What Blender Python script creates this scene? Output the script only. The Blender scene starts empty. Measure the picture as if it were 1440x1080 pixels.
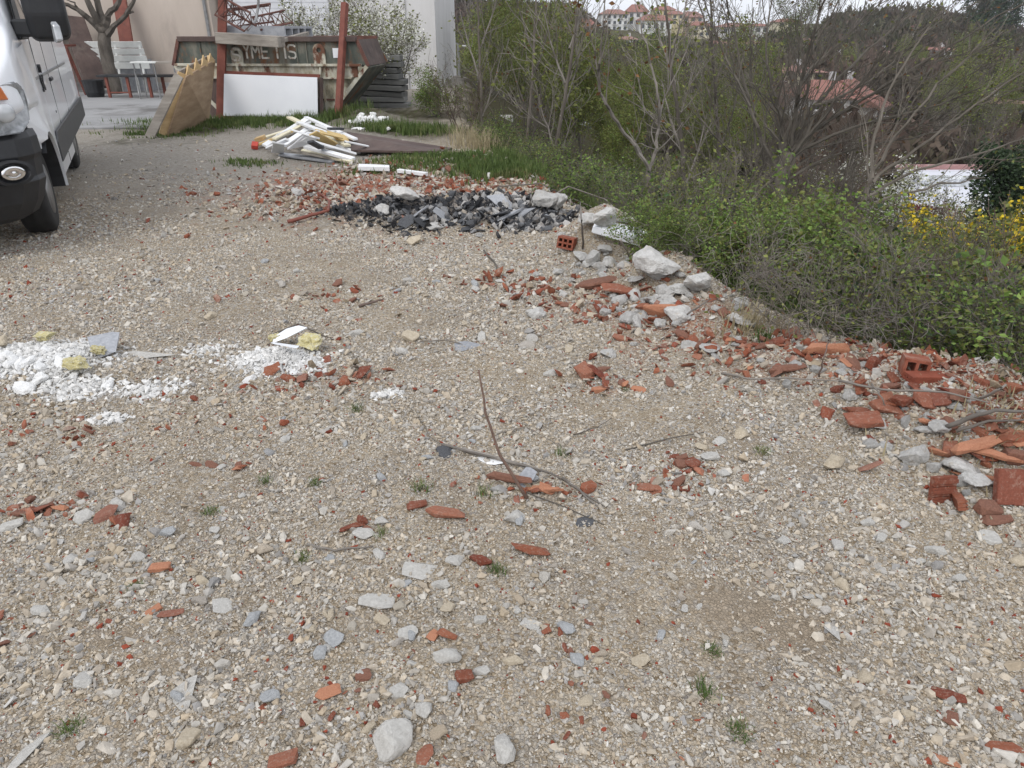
import bpy, bmesh, math, random
import numpy as np
from mathutils import Vector, Matrix, Euler

D = bpy.data
S = bpy.context.scene
COL = S.collection
PI = math.pi

# ------------------------------------------------------------------ camera, sky, sun
H, FPX = 1.6, 1010.0
TH = math.atan(500 / 1010)
CT, ST = math.cos(TH), math.sin(TH)
cam = D.objects.new('camera', D.cameras.new('camera'))
COL.objects.link(cam)
cam.location = (0, 0, H)
cam.rotation_euler = (PI / 2 - TH, 0, 0)
cam.data.sensor_width = 36
cam.data.lens = 36 * FPX / 1440
cam.data.clip_start = 0.05
cam.data.clip_end = 4000
S.camera = cam

SUN_EL, SUN_AZ = math.radians(48), math.radians(205)   # azimuth measured clockwise from +Y: behind the camera, to the left
w = D.worlds.new('World')
S.world = w
w.use_nodes = True
wn, wl = w.node_tree.nodes, w.node_tree.links
sky = wn.new('ShaderNodeTexSky')
sky.sky_type = 'NISHITA'
sky.sun_disc = False
sky.sun_elevation = SUN_EL
sky.sun_rotation = SUN_AZ
sky.air_density, sky.dust_density, sky.ozone_density = 1.0, 4.0, 1.0
hs = wn.new('ShaderNodeHueSaturation')
hs.inputs['Saturation'].default_value = 0.22
wl.new(sky.outputs['Color'], hs.inputs['Color'])
# a nearly closed layer of thin cloud in front of that sky
wtc = wn.new('ShaderNodeTexCoord')
wmp = wn.new('ShaderNodeMapping'); wmp.inputs['Scale'].default_value = (1, 1, 3)
wno = wn.new('ShaderNodeTexNoise'); wno.inputs['Scale'].default_value = 2.2; wno.inputs['Detail'].default_value = 7
wrp = wn.new('ShaderNodeValToRGB')
wrp.color_ramp.elements[0].position, wrp.color_ramp.elements[0].color = 0.3, (4.9, 5.1, 5.6, 1)
wrp.color_ramp.elements[1].position, wrp.color_ramp.elements[1].color = 0.7, (6.0, 6.15, 6.5, 1)
wmx = wn.new('ShaderNodeMix'); wmx.data_type = 'RGBA'; wmx.inputs[0].default_value = 0.86
wl.new(wtc.outputs['Generated'], wmp.inputs['Vector']); wl.new(wmp.outputs['Vector'], wno.inputs['Vector'])
wl.new(wno.outputs['Fac'], wrp.inputs['Fac'])
wl.new(hs.outputs['Color'], wmx.inputs[6]); wl.new(wrp.outputs['Color'], wmx.inputs[7])
wl.new(wmx.outputs[2], wn['Background'].inputs['Color'])
wn['Background'].inputs['Strength'].default_value = 0.13

sun = D.objects.new('sun', D.lights.new('sun', 'SUN'))
COL.objects.link(sun)
sun.data.energy = 0.7
sun.data.angle = math.radians(22)
sun.data.color = (1, 0.97, 0.92)
sd = Vector((math.sin(SUN_AZ) * math.cos(SUN_EL), math.cos(SUN_AZ) * math.cos(SUN_EL), math.sin(SUN_EL)))
sun.rotation_euler = sd.to_track_quat('Z', 'Y').to_euler()

S.view_settings.view_transform = 'Standard'
S.view_settings.look = 'None'
S.view_settings.exposure = 0.68
S.view_settings.gamma = 1
S.render.engine = 'CYCLES'
S.cycles.max_bounces = 5
S.cycles.diffuse_bounces = 3
S.cycles.transparent_max_bounces = 8

# ------------------------------------------------------------------ pixels to places
def ray(px, py):
    u, v = (px - 720) / FPX, (540 - py) / FPX
    return Vector((u, CT + v * ST, -ST + v * CT))

def G(px, py, z=0.0):
    r = ray(px, py)
    t = (z - H) / r.z
    return Vector((r.x * t, r.y * t, z))

def P(px, py, Y):
    r = ray(px, py)
    t = Y / r.y
    return Vector((r.x * t, Y, H + r.z * t))

# ------------------------------------------------------------------ noise and terrain
def _hash(i, j, s):
    n = (i * 374761393 + j * 668265263 + s * 1442695041) & 0xFFFFFFFF
    n = ((n ^ (n >> 13)) * 1274126177) & 0xFFFFFFFF
    return ((n ^ (n >> 16)) & 0xFFFF) / 65535.0

def vnoise(x, y, s=0):
    x = np.asarray(x, float); y = np.asarray(y, float)
    i, j = np.floor(x).astype(np.int64), np.floor(y).astype(np.int64)
    fx, fy = x - i, y - j
    fx, fy = fx * fx * (3 - 2 * fx), fy * fy * (3 - 2 * fy)
    a, b = _hash(i, j, s), _hash(i + 1, j, s)
    c, d = _hash(i, j + 1, s), _hash(i + 1, j + 1, s)
    return (a * (1 - fx) + b * fx) * (1 - fy) + (c * (1 - fx) + d * fx) * fy

def fbm(x, y, s=0, o=4):
    t, a, n = 0, 0.5, 0
    for k in range(o):
        t = t + a * vnoise(np.asarray(x) * 2 ** k, np.asarray(y) * 2 ** k, s + k * 7)
        n += a
        a *= 0.5
    return t / n

EY = [-30, 0.0, 1.5, 2.8, 3.24, 3.68, 4.25, 5.1, 6.1, 8.0, 11.1, 16, 22, 30, 45, 70]
EX = [12, 4.6, 3.1, 2.35, 2.1, 1.78, 1.38, 1.0, 0.68, 0.2, -0.7, -1.5, -1.7, -2.2, -16, -90]
CX = [-400, -120, -60, -18, 20, 40, 70, 91, 106, 129, 144, 160, 250, 500]
CZ = [4, 6, 6.5, 6, 3, 0.5, -1, -0.5, 2.5, 3, -1.5, -3.5, -5, -5]

HEAPS = []   # x, y, rx, ry, rot, height
def heap(px, py, rx, ry, rot, h):
    c = G(px, py)
    HEAPS.append((c.x, c.y, rx, ry, rot, h))
heap(560, 308, 0.75, 0.42, 0.0, 0.11)
heap(720, 305, 0.75, 0.55, -0.3, 0.16)
heap(850, 350, 0.40, 0.42, 0.4, 0.36)
heap(935, 405, 0.36, 0.42, 0.5, 0.24)
heap(1010, 455, 0.35, 0.4, 0.5, 0.12)
heap(1160, 520, 0.45, 0.3, 0.4, 0.10)
heap(1290, 560, 0.5, 0.35, 0.5, 0.14)
heap(1420, 610, 0.5, 0.4, 0.5, 0.16)
heap(60, 525, 0.55, 0.32, 0.0, 0.085)
heap(390, 515, 0.28, 0.2, 0.0, 0.07)
heap(700, 680, 0.28, 0.14, -0.4, 0.035)
heap(440, 195, 1.1, 1.2, 0.0, 0.16)
heap(520, 170, 0.6, 0.5, 0.0, 0.24)
heap(640, 235, 1.3, 1.2, 0.0, 0.16)

def edge_d(x, y):
    return (np.asarray(x) - np.interp(y, EY, EX)) * 0.92

def gz(x, y):
    x = np.asarray(x, float); y = np.asarray(y, float)
    d = edge_d(x, y)
    dd = np.maximum(d, 0)
    dd = np.where(dd < 0.6, dd * dd / 1.2, dd - 0.3)
    z = -7.5 * (1 - np.exp(-dd * 0.5 / 7.5))
    yard = 1 / (1 + np.exp((d - 0.3) * 4))
    z = z + (fbm(x * 0.7, y * 0.7, 3) - 0.5) * 0.07 * yard + (fbm(x * 5, y * 5, 5, 3) - 0.5) * 0.022 * np.clip(1.4 - y / 14, 0, 1)
    z = z + (fbm(x * 0.4, y * 0.4, 9) - 0.5) * 0.9 * np.clip(d - 1, 0, 3) / 3
    for hx, hy, rx, ry, rot, h in HEAPS:
        c, s = math.cos(rot), math.sin(rot)
        u = ((x - hx) * c + (y - hy) * s) / rx
        v = (-(x - hx) * s + (y - hy) * c) / ry
        q = u * u + v * v
        k = np.where(q < 6)[0]
        if len(k):
            z[k] += h * np.exp(-q[k] * 1.3) * (0.75 + 0.5 * fbm(x[k] * 4, y[k] * 4, 17, 2))
    # hard standing near the houses is level
    t = np.clip((y - 120) / 130, 0, 1)
    t = t * t * (3 - 2 * t)
    z = z + t * (np.interp(x, CX, CZ) + 7.5) * (d > 0) + t * (fbm(x * 0.03, y * 0.03, 21) - 0.5) * 3
    return z

def g1(x, y):
    return float(gz(np.array([x]), np.array([y]))[0])

_T = .6 * (70 / .6) ** np.linspace(0, 1, 110)
def GG(px, py, lift=0.0):
    """the point of the ground itself seen at this pixel"""
    r = ray(px, py)
    hit = np.where(H + r.z * _T < gz(r.x * _T, r.y * _T))[0]
    if not len(hit):
        return G(px, py, lift)
    lo, hi = _T[max(hit[0] - 1, 0)], _T[hit[0]]
    for _ in range(2):
        t = np.linspace(lo, hi, 24)
        k = max(1, int(np.argmax(H + r.z * t < gz(r.x * t, r.y * t)))) if (H + r.z * t < gz(r.x * t, r.y * t)).any() else 23
        lo, hi = t[k - 1], t[k]
    return Vector((r.x * hi, r.y * hi, H + r.z * hi + lift))

# ------------------------------------------------------------------ materials
def lin(c):
    return tuple(((v / 255) / 12.92 if v / 255 <= 0.04045 else ((v / 255 + 0.055) / 1.055) ** 2.4) for v in c)

def ramp(nt, stops):
    r = nt.nodes.new('ShaderNodeValToRGB')
    e = r.color_ramp.elements
    while len(e) < len(stops):
        e.new(0.5)
    for el, (p, c) in zip(e, stops):
        el.position = p
        el.color = (*c, 1)
    return r

def mat(name, stops, scale=8.0, detail=5.0, rough=0.8, bump=0.0, bscale=40.0, objrand=0.0, attr=None, metal=0.0, spec=0.5,
        coat=0.0, dirt=None, stretch=None, trans=0.0, objramp=None, bdist=0.01):
    """noise-ramped Principled; dirt=(colour, scale, low, high) blends stains on; attr multiplies a colour attribute in;
    objramp picks the base per object"""
    m = D.materials.new(name)
    m.use_nodes = True
    nt = m.node_tree
    N, L = nt.nodes, nt.links
    b = N['Principled BSDF']
    b.inputs['Roughness'].default_value = rough
    b.inputs['Metallic'].default_value = metal
    b.inputs['Specular IOR Level'].default_value = spec
    b.inputs['Coat Weight'].default_value = coat
    tc = N.new('ShaderNodeTexCoord')
    vec = tc.outputs['Object']
    if stretch:
        mp = N.new('ShaderNodeMapping')
        mp.inputs['Scale'].default_value = stretch
        L.new(vec, mp.inputs['Vector'])
        vec = mp.outputs['Vector']
    oi = N.new('ShaderNodeObjectInfo')
    ad = N.new('ShaderNodeVectorMath'); ad.operation = 'ADD'
    mu = N.new('ShaderNodeMath'); mu.operation = 'MULTIPLY'; mu.inputs[1].default_value = 37.0
    L.new(oi.outputs['Random'], mu.inputs[0])
    L.new(vec, ad.inputs[0]); L.new(mu.outputs[0], ad.inputs[1])
    vec = ad.outputs['Vector']
    n = N.new('ShaderNodeTexNoise')
    n.inputs['Scale'].default_value = scale
    n.inputs['Detail'].default_value = detail
    n.inputs['Roughness'].default_value = 0.65
    L.new(vec, n.inputs['Vector'])
    if isinstance(stops[0], (int, float)):
        stops = [(0.3, tuple(v * 0.8 for v in stops)), (0.7, tuple(min(1, v * 1.15) for v in stops))]
    r = ramp(nt, stops)
    L.new(n.outputs['Fac'], r.inputs['Fac'])
    col = r.outputs['Color']
    def mix(kind, a, bb, fac):
        x = N.new('ShaderNodeMix'); x.data_type = 'RGBA'; x.blend_type = kind
        if isinstance(fac, float): x.inputs[0].default_value = fac
        else: L.new(fac, x.inputs[0])
        L.new(a, x.inputs[6])
        if isinstance(bb, tuple): x.inputs[7].default_value = (*bb, 1)
        else: L.new(bb, x.inputs[7])
        return x.outputs[2]
    if objramp:
        r2 = ramp(nt, objramp)
        r2.color_ramp.interpolation = 'LINEAR'
        L.new(oi.outputs['Random'], r2.inputs['Fac'])
        col = mix('MULTIPLY', r2.outputs['Color'], col, 1.0)
    if attr:
        at = N.new('ShaderNodeAttribute'); at.attribute_name = attr
        col = mix('MULTIPLY', at.outputs['Color'], col, 1.0)
    if dirt:
        dn = N.new('ShaderNodeTexNoise')
        dn.inputs['Scale'].default_value = dirt[1]
        dn.inputs['Detail'].default_value = 6
        dn.inputs['Roughness'].default_value = 0.7
        L.new(vec, dn.inputs['Vector'])
        mr = N.new('ShaderNodeMapRange')
        mr.inputs['From Min'].default_value = dirt[2]; mr.inputs['From Max'].default_value = dirt[3]
        L.new(dn.outputs['Fac'], mr.inputs['Value'])
        col = mix('MIX', col, dirt[0], mr.outputs[0])
    if objrand:
        hv = N.new('ShaderNodeHueSaturation')
        mr = N.new('ShaderNodeMapRange')
        mr.inputs['To Min'].default_value = 1 - objrand; mr.inputs['To Max'].default_value = 1 + objrand
        L.new(oi.outputs['Random'], mr.inputs['Value'])
        L.new(mr.outputs[0], hv.inputs['Value'])
        L.new(col, hv.inputs['Color'])
        col = hv.outputs['Color']
    L.new(col, b.inputs['Base Color'])
    if trans:
        b.inputs['Transmission Weight'].default_value = 0
        tr = N.new('ShaderNodeBsdfTranslucent')
        L.new(col, tr.inputs['Color'])
        ms = N.new('ShaderNodeMixShader'); ms.inputs[0].default_value = trans
        L.new(b.outputs[0], ms.inputs[1]); L.new(tr.outputs[0], ms.inputs[2])
        L.new(ms.outputs[0], N['Material Output'].inputs['Surface'])
    if bump:
        bn = N.new('ShaderNodeTexNoise')
        bn.inputs['Scale'].default_value = bscale
        bn.inputs['Detail'].default_value = 6
        L.new(vec, bn.inputs['Vector'])
        bp = N.new('ShaderNodeBump')
        bp.inputs['Strength'].default_value = bump
        bp.inputs['Distance'].default_value = bdist
        L.new(bn.outputs['Fac'], bp.inputs['Height'])
        L.new(bp.outputs['Normal'], b.inputs['Normal'])
    return m

WHITE = (1, 1, 1)
def var(lo=0.75, hi=1.2, a=0.3, b=0.7):
    return [(a, (lo, lo, lo)), (b, (min(hi, 1), min(hi, 1), min(hi, 1)))]

STONES = [(0.0, (.60, .57, .52)), (0.2, (.50, .45, .37)), (0.4, (.58, .55, .50)), (0.55, (.38, .38, .38)), (0.7, (.52, .43, .32)), (0.85, (.62, .60, .57)), (1.0, (.45, .40, .34))]
BRICKS = [(0.0, (.30, .092, .052)), (0.3, (.36, .138, .080)), (0.5, (.21, .060, .038)), (0.7, (.40, .175, .112)), (0.85, (.27, .078, .048)), (1.0, (.36, .19, .14))]
M = {}
M['gravel'] = mat('gravel', var(0.72, 1.0), 60, 4, 0.9, 0.35, 220, attr='col', bdist=0.004, spec=0.25)
M['stone'] = mat('stone', var(0.70, 1.0), 14, 6, 0.9, 0.6, 60, objramp=STONES, spec=0.25)
M['brick'] = mat('brick', var(0.62, 1.0), 16, 6, 0.92, 0.5, 90, objramp=BRICKS, dirt=((.40, .30, .24), 6, 0.52, 0.80), spec=0.2)
M['brickbit'] = mat('brickbit', var(0.62, 1.0), 30, 5, 0.92, 0.4, 150, attr='col', spec=0.2, dirt=((.42, .36, .30), 14, 0.52, 0.75))
M['concrete'] = mat('concrete', [(0.25, (.36, .35, .33)), (0.5, (.5, .49, .47)), (0.75, (.62, .61, .59))], 7, 8, 0.92, 0.9, 35, objrand=0.15, spec=0.25, dirt=((.42, .36, .28), 3, 0.55, 0.75))
M['slate'] = mat('slate', [(0.3, (.022, .023, .026)), (0.7, (.095, .099, .107))], 20, 5, 0.6, 0.3, 60, objrand=0.4, spec=0.4)
M['greyslab'] = mat('greyslab', [(0.3, (.22, .23, .25)), (0.7, (.36, .37, .39))], 9, 6, 0.85, 0.3, 60, objrand=0.25)
M['plaster'] = mat('plaster', [(0.3, (.70, .70, .69)), (0.7, (.86, .86, .85))], 14, 6, 0.9, 0.5, 60, objrand=0.06)
M['foam'] = mat('foam', [(0.3, (.56, .48, .20)), (0.7, (.72, .66, .38))], 14, 6, 0.9, 0.8, 60, dirt=((.70, .68, .60), 9, .5, .65))
M['bark'] = mat('bark', [(0.3, (.06, .05, .04)), (0.7, (.16, .14, .12))], 9, 6, 0.95, 0.6, 40, objrand=0.25, stretch=(1, 1, 0.3))
M['twig'] = mat('twig', [(0.3, (.075, .064, .053)), (0.7, (.165, .145, .12))], 2, 4, 0.9, objrand=0.3)
M['twigred'] = mat('twigred', [(0.3, (.08, .058, .048)), (0.7, (.165, .118, .098))], 2, 4, 0.9, objrand=0.25)
M['twiggrey'] = mat('twiggrey', [(0.3, (.12, .105, .09)), (0.7, (.26, .235, .21))], 2, 4, 0.9, objrand=0.25)
M['leafgreen'] = mat('leafgreen', [(0.3, (.085, .145, .030)), (0.5, (.16, .245, .055)), (0.7, (.28, .36, .10))], 5, 4, 0.6, trans=0.3, objrand=0.2, spec=0.3)
M['leafolive'] = mat('leafolive', [(0.3, (.10, .115, .032)), (0.7, (.20, .215, .062))], 3, 4, 0.65, trans=0.3, objrand=0.25, spec=0.3)
M['leafdark'] = mat('leafdark', [(0.3, (.016, .032, .014)), (0.7, (.045, .075, .028))], 3, 4, 0.7, trans=0.15, objrand=0.25, spec=0.3)
M['leafrust'] = mat('leafrust', [(0.3, (.10, .05, .025)), (0.7, (.22, .12, .05))], 3, 4, 0.75, trans=0.3, objrand=0.25, spec=0.2)
M['blossom'] = mat('blossom', [(0.3, (.62, .62, .52)), (0.7, (.82, .82, .76))], 6, 3, 0.7, trans=0.3)
M['yellow'] = mat('yellow', [(0.3, (.55, .38, .02)), (0.7, (.80, .62, .04))], 6, 3, 0.7, trans=0.3)
M['grass'] = mat('grass', [(0.3, (.06, .10, .028)), (0.55, (.12, .17, .05)), (0.7, (.24, .24, .11))], 4, 5, 0.7, trans=0.3, spec=0.3)
M['drygrass'] = mat('drygrass', [(0.3, (.26, .21, .12)), (0.7, (.46, .40, .26))], 4, 5, 0.8, trans=0.2)

def island(m, amount=0.45, sat=None):
    """every leaf, twig or chip of one mesh gets a tone of its own"""
    nt = m.node_tree
    N, L = nt.nodes, nt.links
    b = N['Principled BSDF']
    src = b.inputs['Base Color'].links[0].from_socket
    ge = N.new('ShaderNodeNewGeometry')
    mr = N.new('ShaderNodeMapRange')
    mr.inputs['To Min'].default_value = 1 - amount; mr.inputs['To Max'].default_value = 1 + amount
    L.new(ge.outputs['Random Per Island'], mr.inputs['Value'])
    hv = N.new('ShaderNodeHueSaturation')
    L.new(mr.outputs[0], hv.inputs['Value'])
    L.new(src, hv.inputs['Color'])
    for l in list(src.links):
        if l.to_node != hv:
            t = l.to_socket
            L.remove(l)
            L.new(hv.outputs['Color'], t)
for k in ('leafgreen', 'leafolive', 'leafdark', 'leafrust', 'grass', 'blossom', 'yellow'):
    island(M[k], 0.4)

# ------------------------------------------------------------------ objects and meshes
def tag(o, label=None, cat=None, group=None, kind=None):
    if label: o['label'] = label
    if cat: o['category'] = cat
    if group: o['group'] = group
    if kind: o['kind'] = kind
    return o

def thing(name, label, cat, loc=(0, 0, 0), rz=0.0, group=None):
    o = D.objects.new(name, None)
    o.empty_display_size = 0.2
    COL.objects.link(o)
    o.location = loc
    o.rotation_euler = (0, 0, rz)
    return tag(o, label, cat, group)

def link(name, me, parent=None, loc=None, rot=None, scale=None):
    o = D.objects.new(name, me)
    COL.objects.link(o)
    if parent: o.parent = parent
    if loc is not None: o.location = loc
    if rot is not None: o.rotation_euler = rot
    if scale is not None: o.scale = scale if hasattr(scale, '__len__') else (scale,) * 3
    return o

def np_mesh(name, V, F, mats, mi=None, col=None, smooth=False):
    """V (n,3); F a list of (m,k) index arrays; mi a list of material indices for those arrays"""
    me = D.meshes.new(name)
    V = np.ascontiguousarray(V, np.float32)
    me.vertices.add(len(V)); me.vertices.foreach_set('co', V.ravel())
    F = [np.asarray(f, np.int32) for f in F if len(f)]
    nl = sum(f.size for f in F); npoly = sum(len(f) for f in F)
    me.loops.add(nl); me.loops.foreach_set('vertex_index', np.concatenate([f.ravel() for f in F]))
    starts, o = [], 0
    for f in F:
        starts.append(o + np.arange(len(f)) * f.shape[1]); o += f.size
    me.polygons.add(npoly); me.polygons.foreach_set('loop_start', np.concatenate(starts).astype(np.int32))
    for m in (mats if isinstance(mats, (list, tuple)) else [mats]): me.materials.append(m)
    if mi is not None:
        me.polygons.foreach_set('material_index', np.concatenate([np.full(len(f), k) for f, k in zip(F, mi)]).astype(np.int32))
    me.polygons.foreach_set('use_smooth', np.full(npoly, smooth))
    if col is not None:
        a = me.color_attributes.new('col', 'FLOAT_COLOR', 'POINT')
        c = np.ones((len(V), 4), np.float32); c[:, :col.shape[1]] = col
        a.data.foreach_set('color', c.ravel())
    me.update(calc_edges=True)
    me.validate()
    return me

class MB:
    """collects shapes into one mesh"""
    def __init__(s): s.v, s.f, s.m = [], [], []
    def add(s, vs, fs, mi=0):
        o = len(s.v)
        s.v += [tuple(v) for v in vs]
        s.f += [tuple(i + o for i in f) for f in fs]
        s.m += [mi] * len(fs)
        return s
    def box(s, c, d, rot=None, mi=0):
        R = rot if isinstance(rot, Matrix) else (Euler(rot).to_matrix() if rot else Matrix.Identity(3))
        vs = [Vector(c) + R @ Vector((x * d[0] / 2, y * d[1] / 2, z * d[2] / 2)) for z in (-1, 1) for y in (-1, 1) for x in (-1, 1)]
        return s.add(vs, [(0, 2, 3, 1), (4, 5, 7, 6), (0, 1, 5, 4), (2, 6, 7, 3), (0, 4, 6, 2), (1, 3, 7, 5)], mi)
    def bar(s, p0, p1, w, t, roll=0.0, mi=0):
        """box of section w x t from p0 to p1"""
        p0, p1 = Vector(p0), Vector(p1)
        d = p1 - p0
        q = d.to_track_quat('X', 'Z').to_matrix() @ Matrix.Rotation(roll, 3, 'X')
        return s.box((p0 + p1) / 2, (d.length, w, t), q, mi)
    def prism(s, poly, h, M4=None, mi=0):
        """polygon (x, y) extruded from z=0 to h and moved by M4"""
        M4 = M4 or Matrix.Identity(4)
        n = len(poly)
        vs = [M4 @ Vector((x, y, 0)) for x, y in poly] + [M4 @ Vector((x, y, h)) for x, y in poly]
        return s.add(vs, [tuple(reversed(range(n))), tuple(range(n, 2 * n))] + [(i, (i + 1) % n, n + (i + 1) % n, n + i) for i in range(n)], mi)
    def tube(s, pts, rad, n=6, mi=0, cap=True):
        pts = [Vector(p) for p in pts]
        rad = rad if hasattr(rad, '__len__') else [rad] * len(pts)
        vs = []
        for i, p in enumerate(pts):
            d = pts[min(i + 1, len(pts) - 1)] - pts[max(i - 1, 0)]
            q = d.to_track_quat('Z', 'Y').to_matrix()
            vs += [p + q @ Vector((math.cos(a * 2 * PI / n), math.sin(a * 2 * PI / n), 0)) * rad[i] for a in range(n)]
        fs = [(i * n + a, i * n + (a + 1) % n, (i + 1) * n + (a + 1) % n, (i + 1) * n + a) for i in range(len(pts) - 1) for a in range(n)]
        if cap: fs += [tuple(reversed(range(n))), tuple((len(pts) - 1) * n + a for a in range(n))]
        return s.add(vs, fs, mi)
    def loft(s, rings, mi=0, cap=True, closed=True):
        n = len(rings[0])
        vs = [p for r in rings for p in r]
        m = n if closed else n - 1
        fs = [(i * n + a, i * n + (a + 1) % n, (i + 1) * n + (a + 1) % n, (i + 1) * n + a) for i in range(len(rings) - 1) for a in range(m)]
        if cap: fs += [tuple(reversed(range(n))), tuple((len(rings) - 1) * n + a for a in range(n))]
        return s.add(vs, fs, mi)
    def mesh(s, name, mats, bevel=0.0, seg=1, smooth=False, fix=True):
        me = D.meshes.new(name)
        me.from_pydata(s.v, [], s.f)
        for m in (mats if isinstance(mats, (list, tuple)) else [mats]): me.materials.append(m)
        me.polygons.foreach_set('material_index', s.m)
        bm = bmesh.new(); bm.from_mesh(me)
        if fix: bmesh.ops.recalc_face_normals(bm, faces=bm.faces)
        if bevel:
            bmesh.ops.bevel(bm, geom=bm.edges[:], offset=bevel, segments=seg, affect='EDGES', clamp_overlap=True)
        if smooth:
            for f in bm.faces: f.smooth = True
        bm.to_mesh(me); bm.free()
        me.update()
        return me
    def build(s, name, mats, parent=None, bevel=0.0, loc=None, rot=None, **k):
        return link(name, s.mesh(name, mats, bevel, **k), parent, loc, rot)

def copy_tree(o, parent=None):
    c = o.copy()
    COL.objects.link(c)
    c.parent = parent
    for ch in o.children:
        copy_tree(ch, c)
    return c

# ------------------------------------------------------------------ the ground: yard, slope, valley and hill in one sheet
def grow(a, step, k, end):
    out = [a]
    while abs(out[-1]) < abs(end):
        out.append(out[-1] + step); step *= k
    return out
ys = np.array(sorted(set(grow(0.6, -0.3, 1.3, -40)[1:] + list(np.arange(0.6, 8, 0.03)) + grow(8.0, 0.04, 1.028, 900))))
xs = np.array(sorted(set([-5 - v for v in grow(0.001, 0.04, 1.06, 500)] + list(np.arange(-5, 4, 0.03)) + [4 + v for v in grow(0.001, 0.04, 1.06, 700)])))
XX, YY = np.meshgrid(xs, ys)
X, Y = XX.ravel(), YY.ravel()
Z = gz(X, Y)
nx, ny = len(xs), len(ys)
ii = (np.arange(ny - 1)[:, None] * nx + np.arange(nx - 1)[None, :]).ravel()
quads = np.stack([ii, ii + 1, ii + nx + 1, ii + nx], 1)

# what the ground is strewn with: (px, py, rx, ry, strength)
BRICKZ = [(560, 265, 1.9, 1.5, 1.0), (700, 270, 1.2, 1.2, .9), (450, 280, .7, .9, .7), (840, 425, .55, .4, .6), (960, 470, .45, .45, .6), (1130, 510, .6, .35, .7),
          (1260, 545, .5, .35, .8), (1390, 600, .5, .35, 1.0), (850, 540, .22, .12, .35), (720, 400, .35, .3, .25), (470, 530, .28, .12, .55), (330, 560, .5, .2, .12),
          (960, 660, .2, .11, .35), (750, 690, .28, .11, .3), (70, 715, .18, .1, .4), (150, 615, .4, .16, .16), (470, 420, .4, .3, .12), (40, 600, .4, .2, .14)]
WHITEZ = [(55, 520, .40, .25, 1.3), (392, 515, .26, .16, 1.35), (220, 548, .18, .12, .45), (545, 552, .08, .05, .8), (290, 495, .16, .12, .3), (150, 590, .1, .05, .6), (110, 552, .26, .12, .7)]
DARKZ = [(620, 308, .95, .45, 1.0), (750, 320, .4, .3, .8), (560, 310, .5, .25, .8)]
SOILZ = [(1050, 860, .35, .18, .8), (1120, 890, .25, .12, .9), (240, 340, .6, .25, .4), (90, 410, .5, .2, .35), (850, 470, .5, .3, .35), (1070, 640, .35, .2, .5), (160, 900, .16, .1, .7), (230, 940, .14, .08, .6), (1290, 870, .3, .16, .4), (880, 760, .35, .2, .4)]
GREENZ = [(250, 185, 1.2, .7, 1.0), (200, 200, 1.2, .5, .6), (660, 235, .8, .9, .9), (360, 228, .4, .35, .6), (580, 185, 1.4, 1.2, 1.0), (520, 165, .9, 1.4, 1.0), (590, 160, 1.2, 2.0, 1.0), (450, 170, 1.4, .8, 1.0)]
def zone(lst, x, y, seed):
    o = np.zeros_like(x)
    for px, py, rx, ry, s in lst:
        c = G(px, py)
        q = ((x - c.x) / rx) ** 2 + ((y - c.y) / ry) ** 2
        o = np.maximum(o, s * np.exp(-q * 0.9))
    k = fbm(x * 6, y * 6, seed, 4) * 0.65 + fbm(x * 22, y * 22, seed + 3, 2) * 0.35
    return np.clip((o - 0.9 + k * 1.15) * 1.6, 0, 1) * (o > 0.05)
zone_col = np.stack([zone(BRICKZ, X, Y, 31), zone(WHITEZ, X, Y, 41), np.clip(zone(SOILZ, X, Y, 51), 0, 1)], 1)
green = np.clip(np.maximum(zone(GREENZ, X, Y, 61), np.clip((edge_d(X, Y) - 0.15 + (fbm(X * 2, Y * 2, 71) - .5) * .8) * 2.2, 0, 1)), 0, 1)
ground_me = np_mesh('ground', np.stack([X, Y, Z], 1), [quads], [], col=zone_col, smooth=True)
a = ground_me.attributes.new('green', 'FLOAT', 'POINT'); a.data.foreach_set('value', green.astype(np.float32))
a = ground_me.attributes.new('dark', 'FLOAT', 'POINT'); a.data.foreach_set('value', zone(DARKZ, X, Y, 81).astype(np.float32))
a = ground_me.attributes.new('packed', 'FLOAT', 'POINT')
a.data.foreach_set('value', (np.clip((Y - 5.2 + X * 0.35) / 2.2, 0, 1) * np.clip((-X - 0.6) / 1.4, 0, 1)).astype(np.float32))

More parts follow.
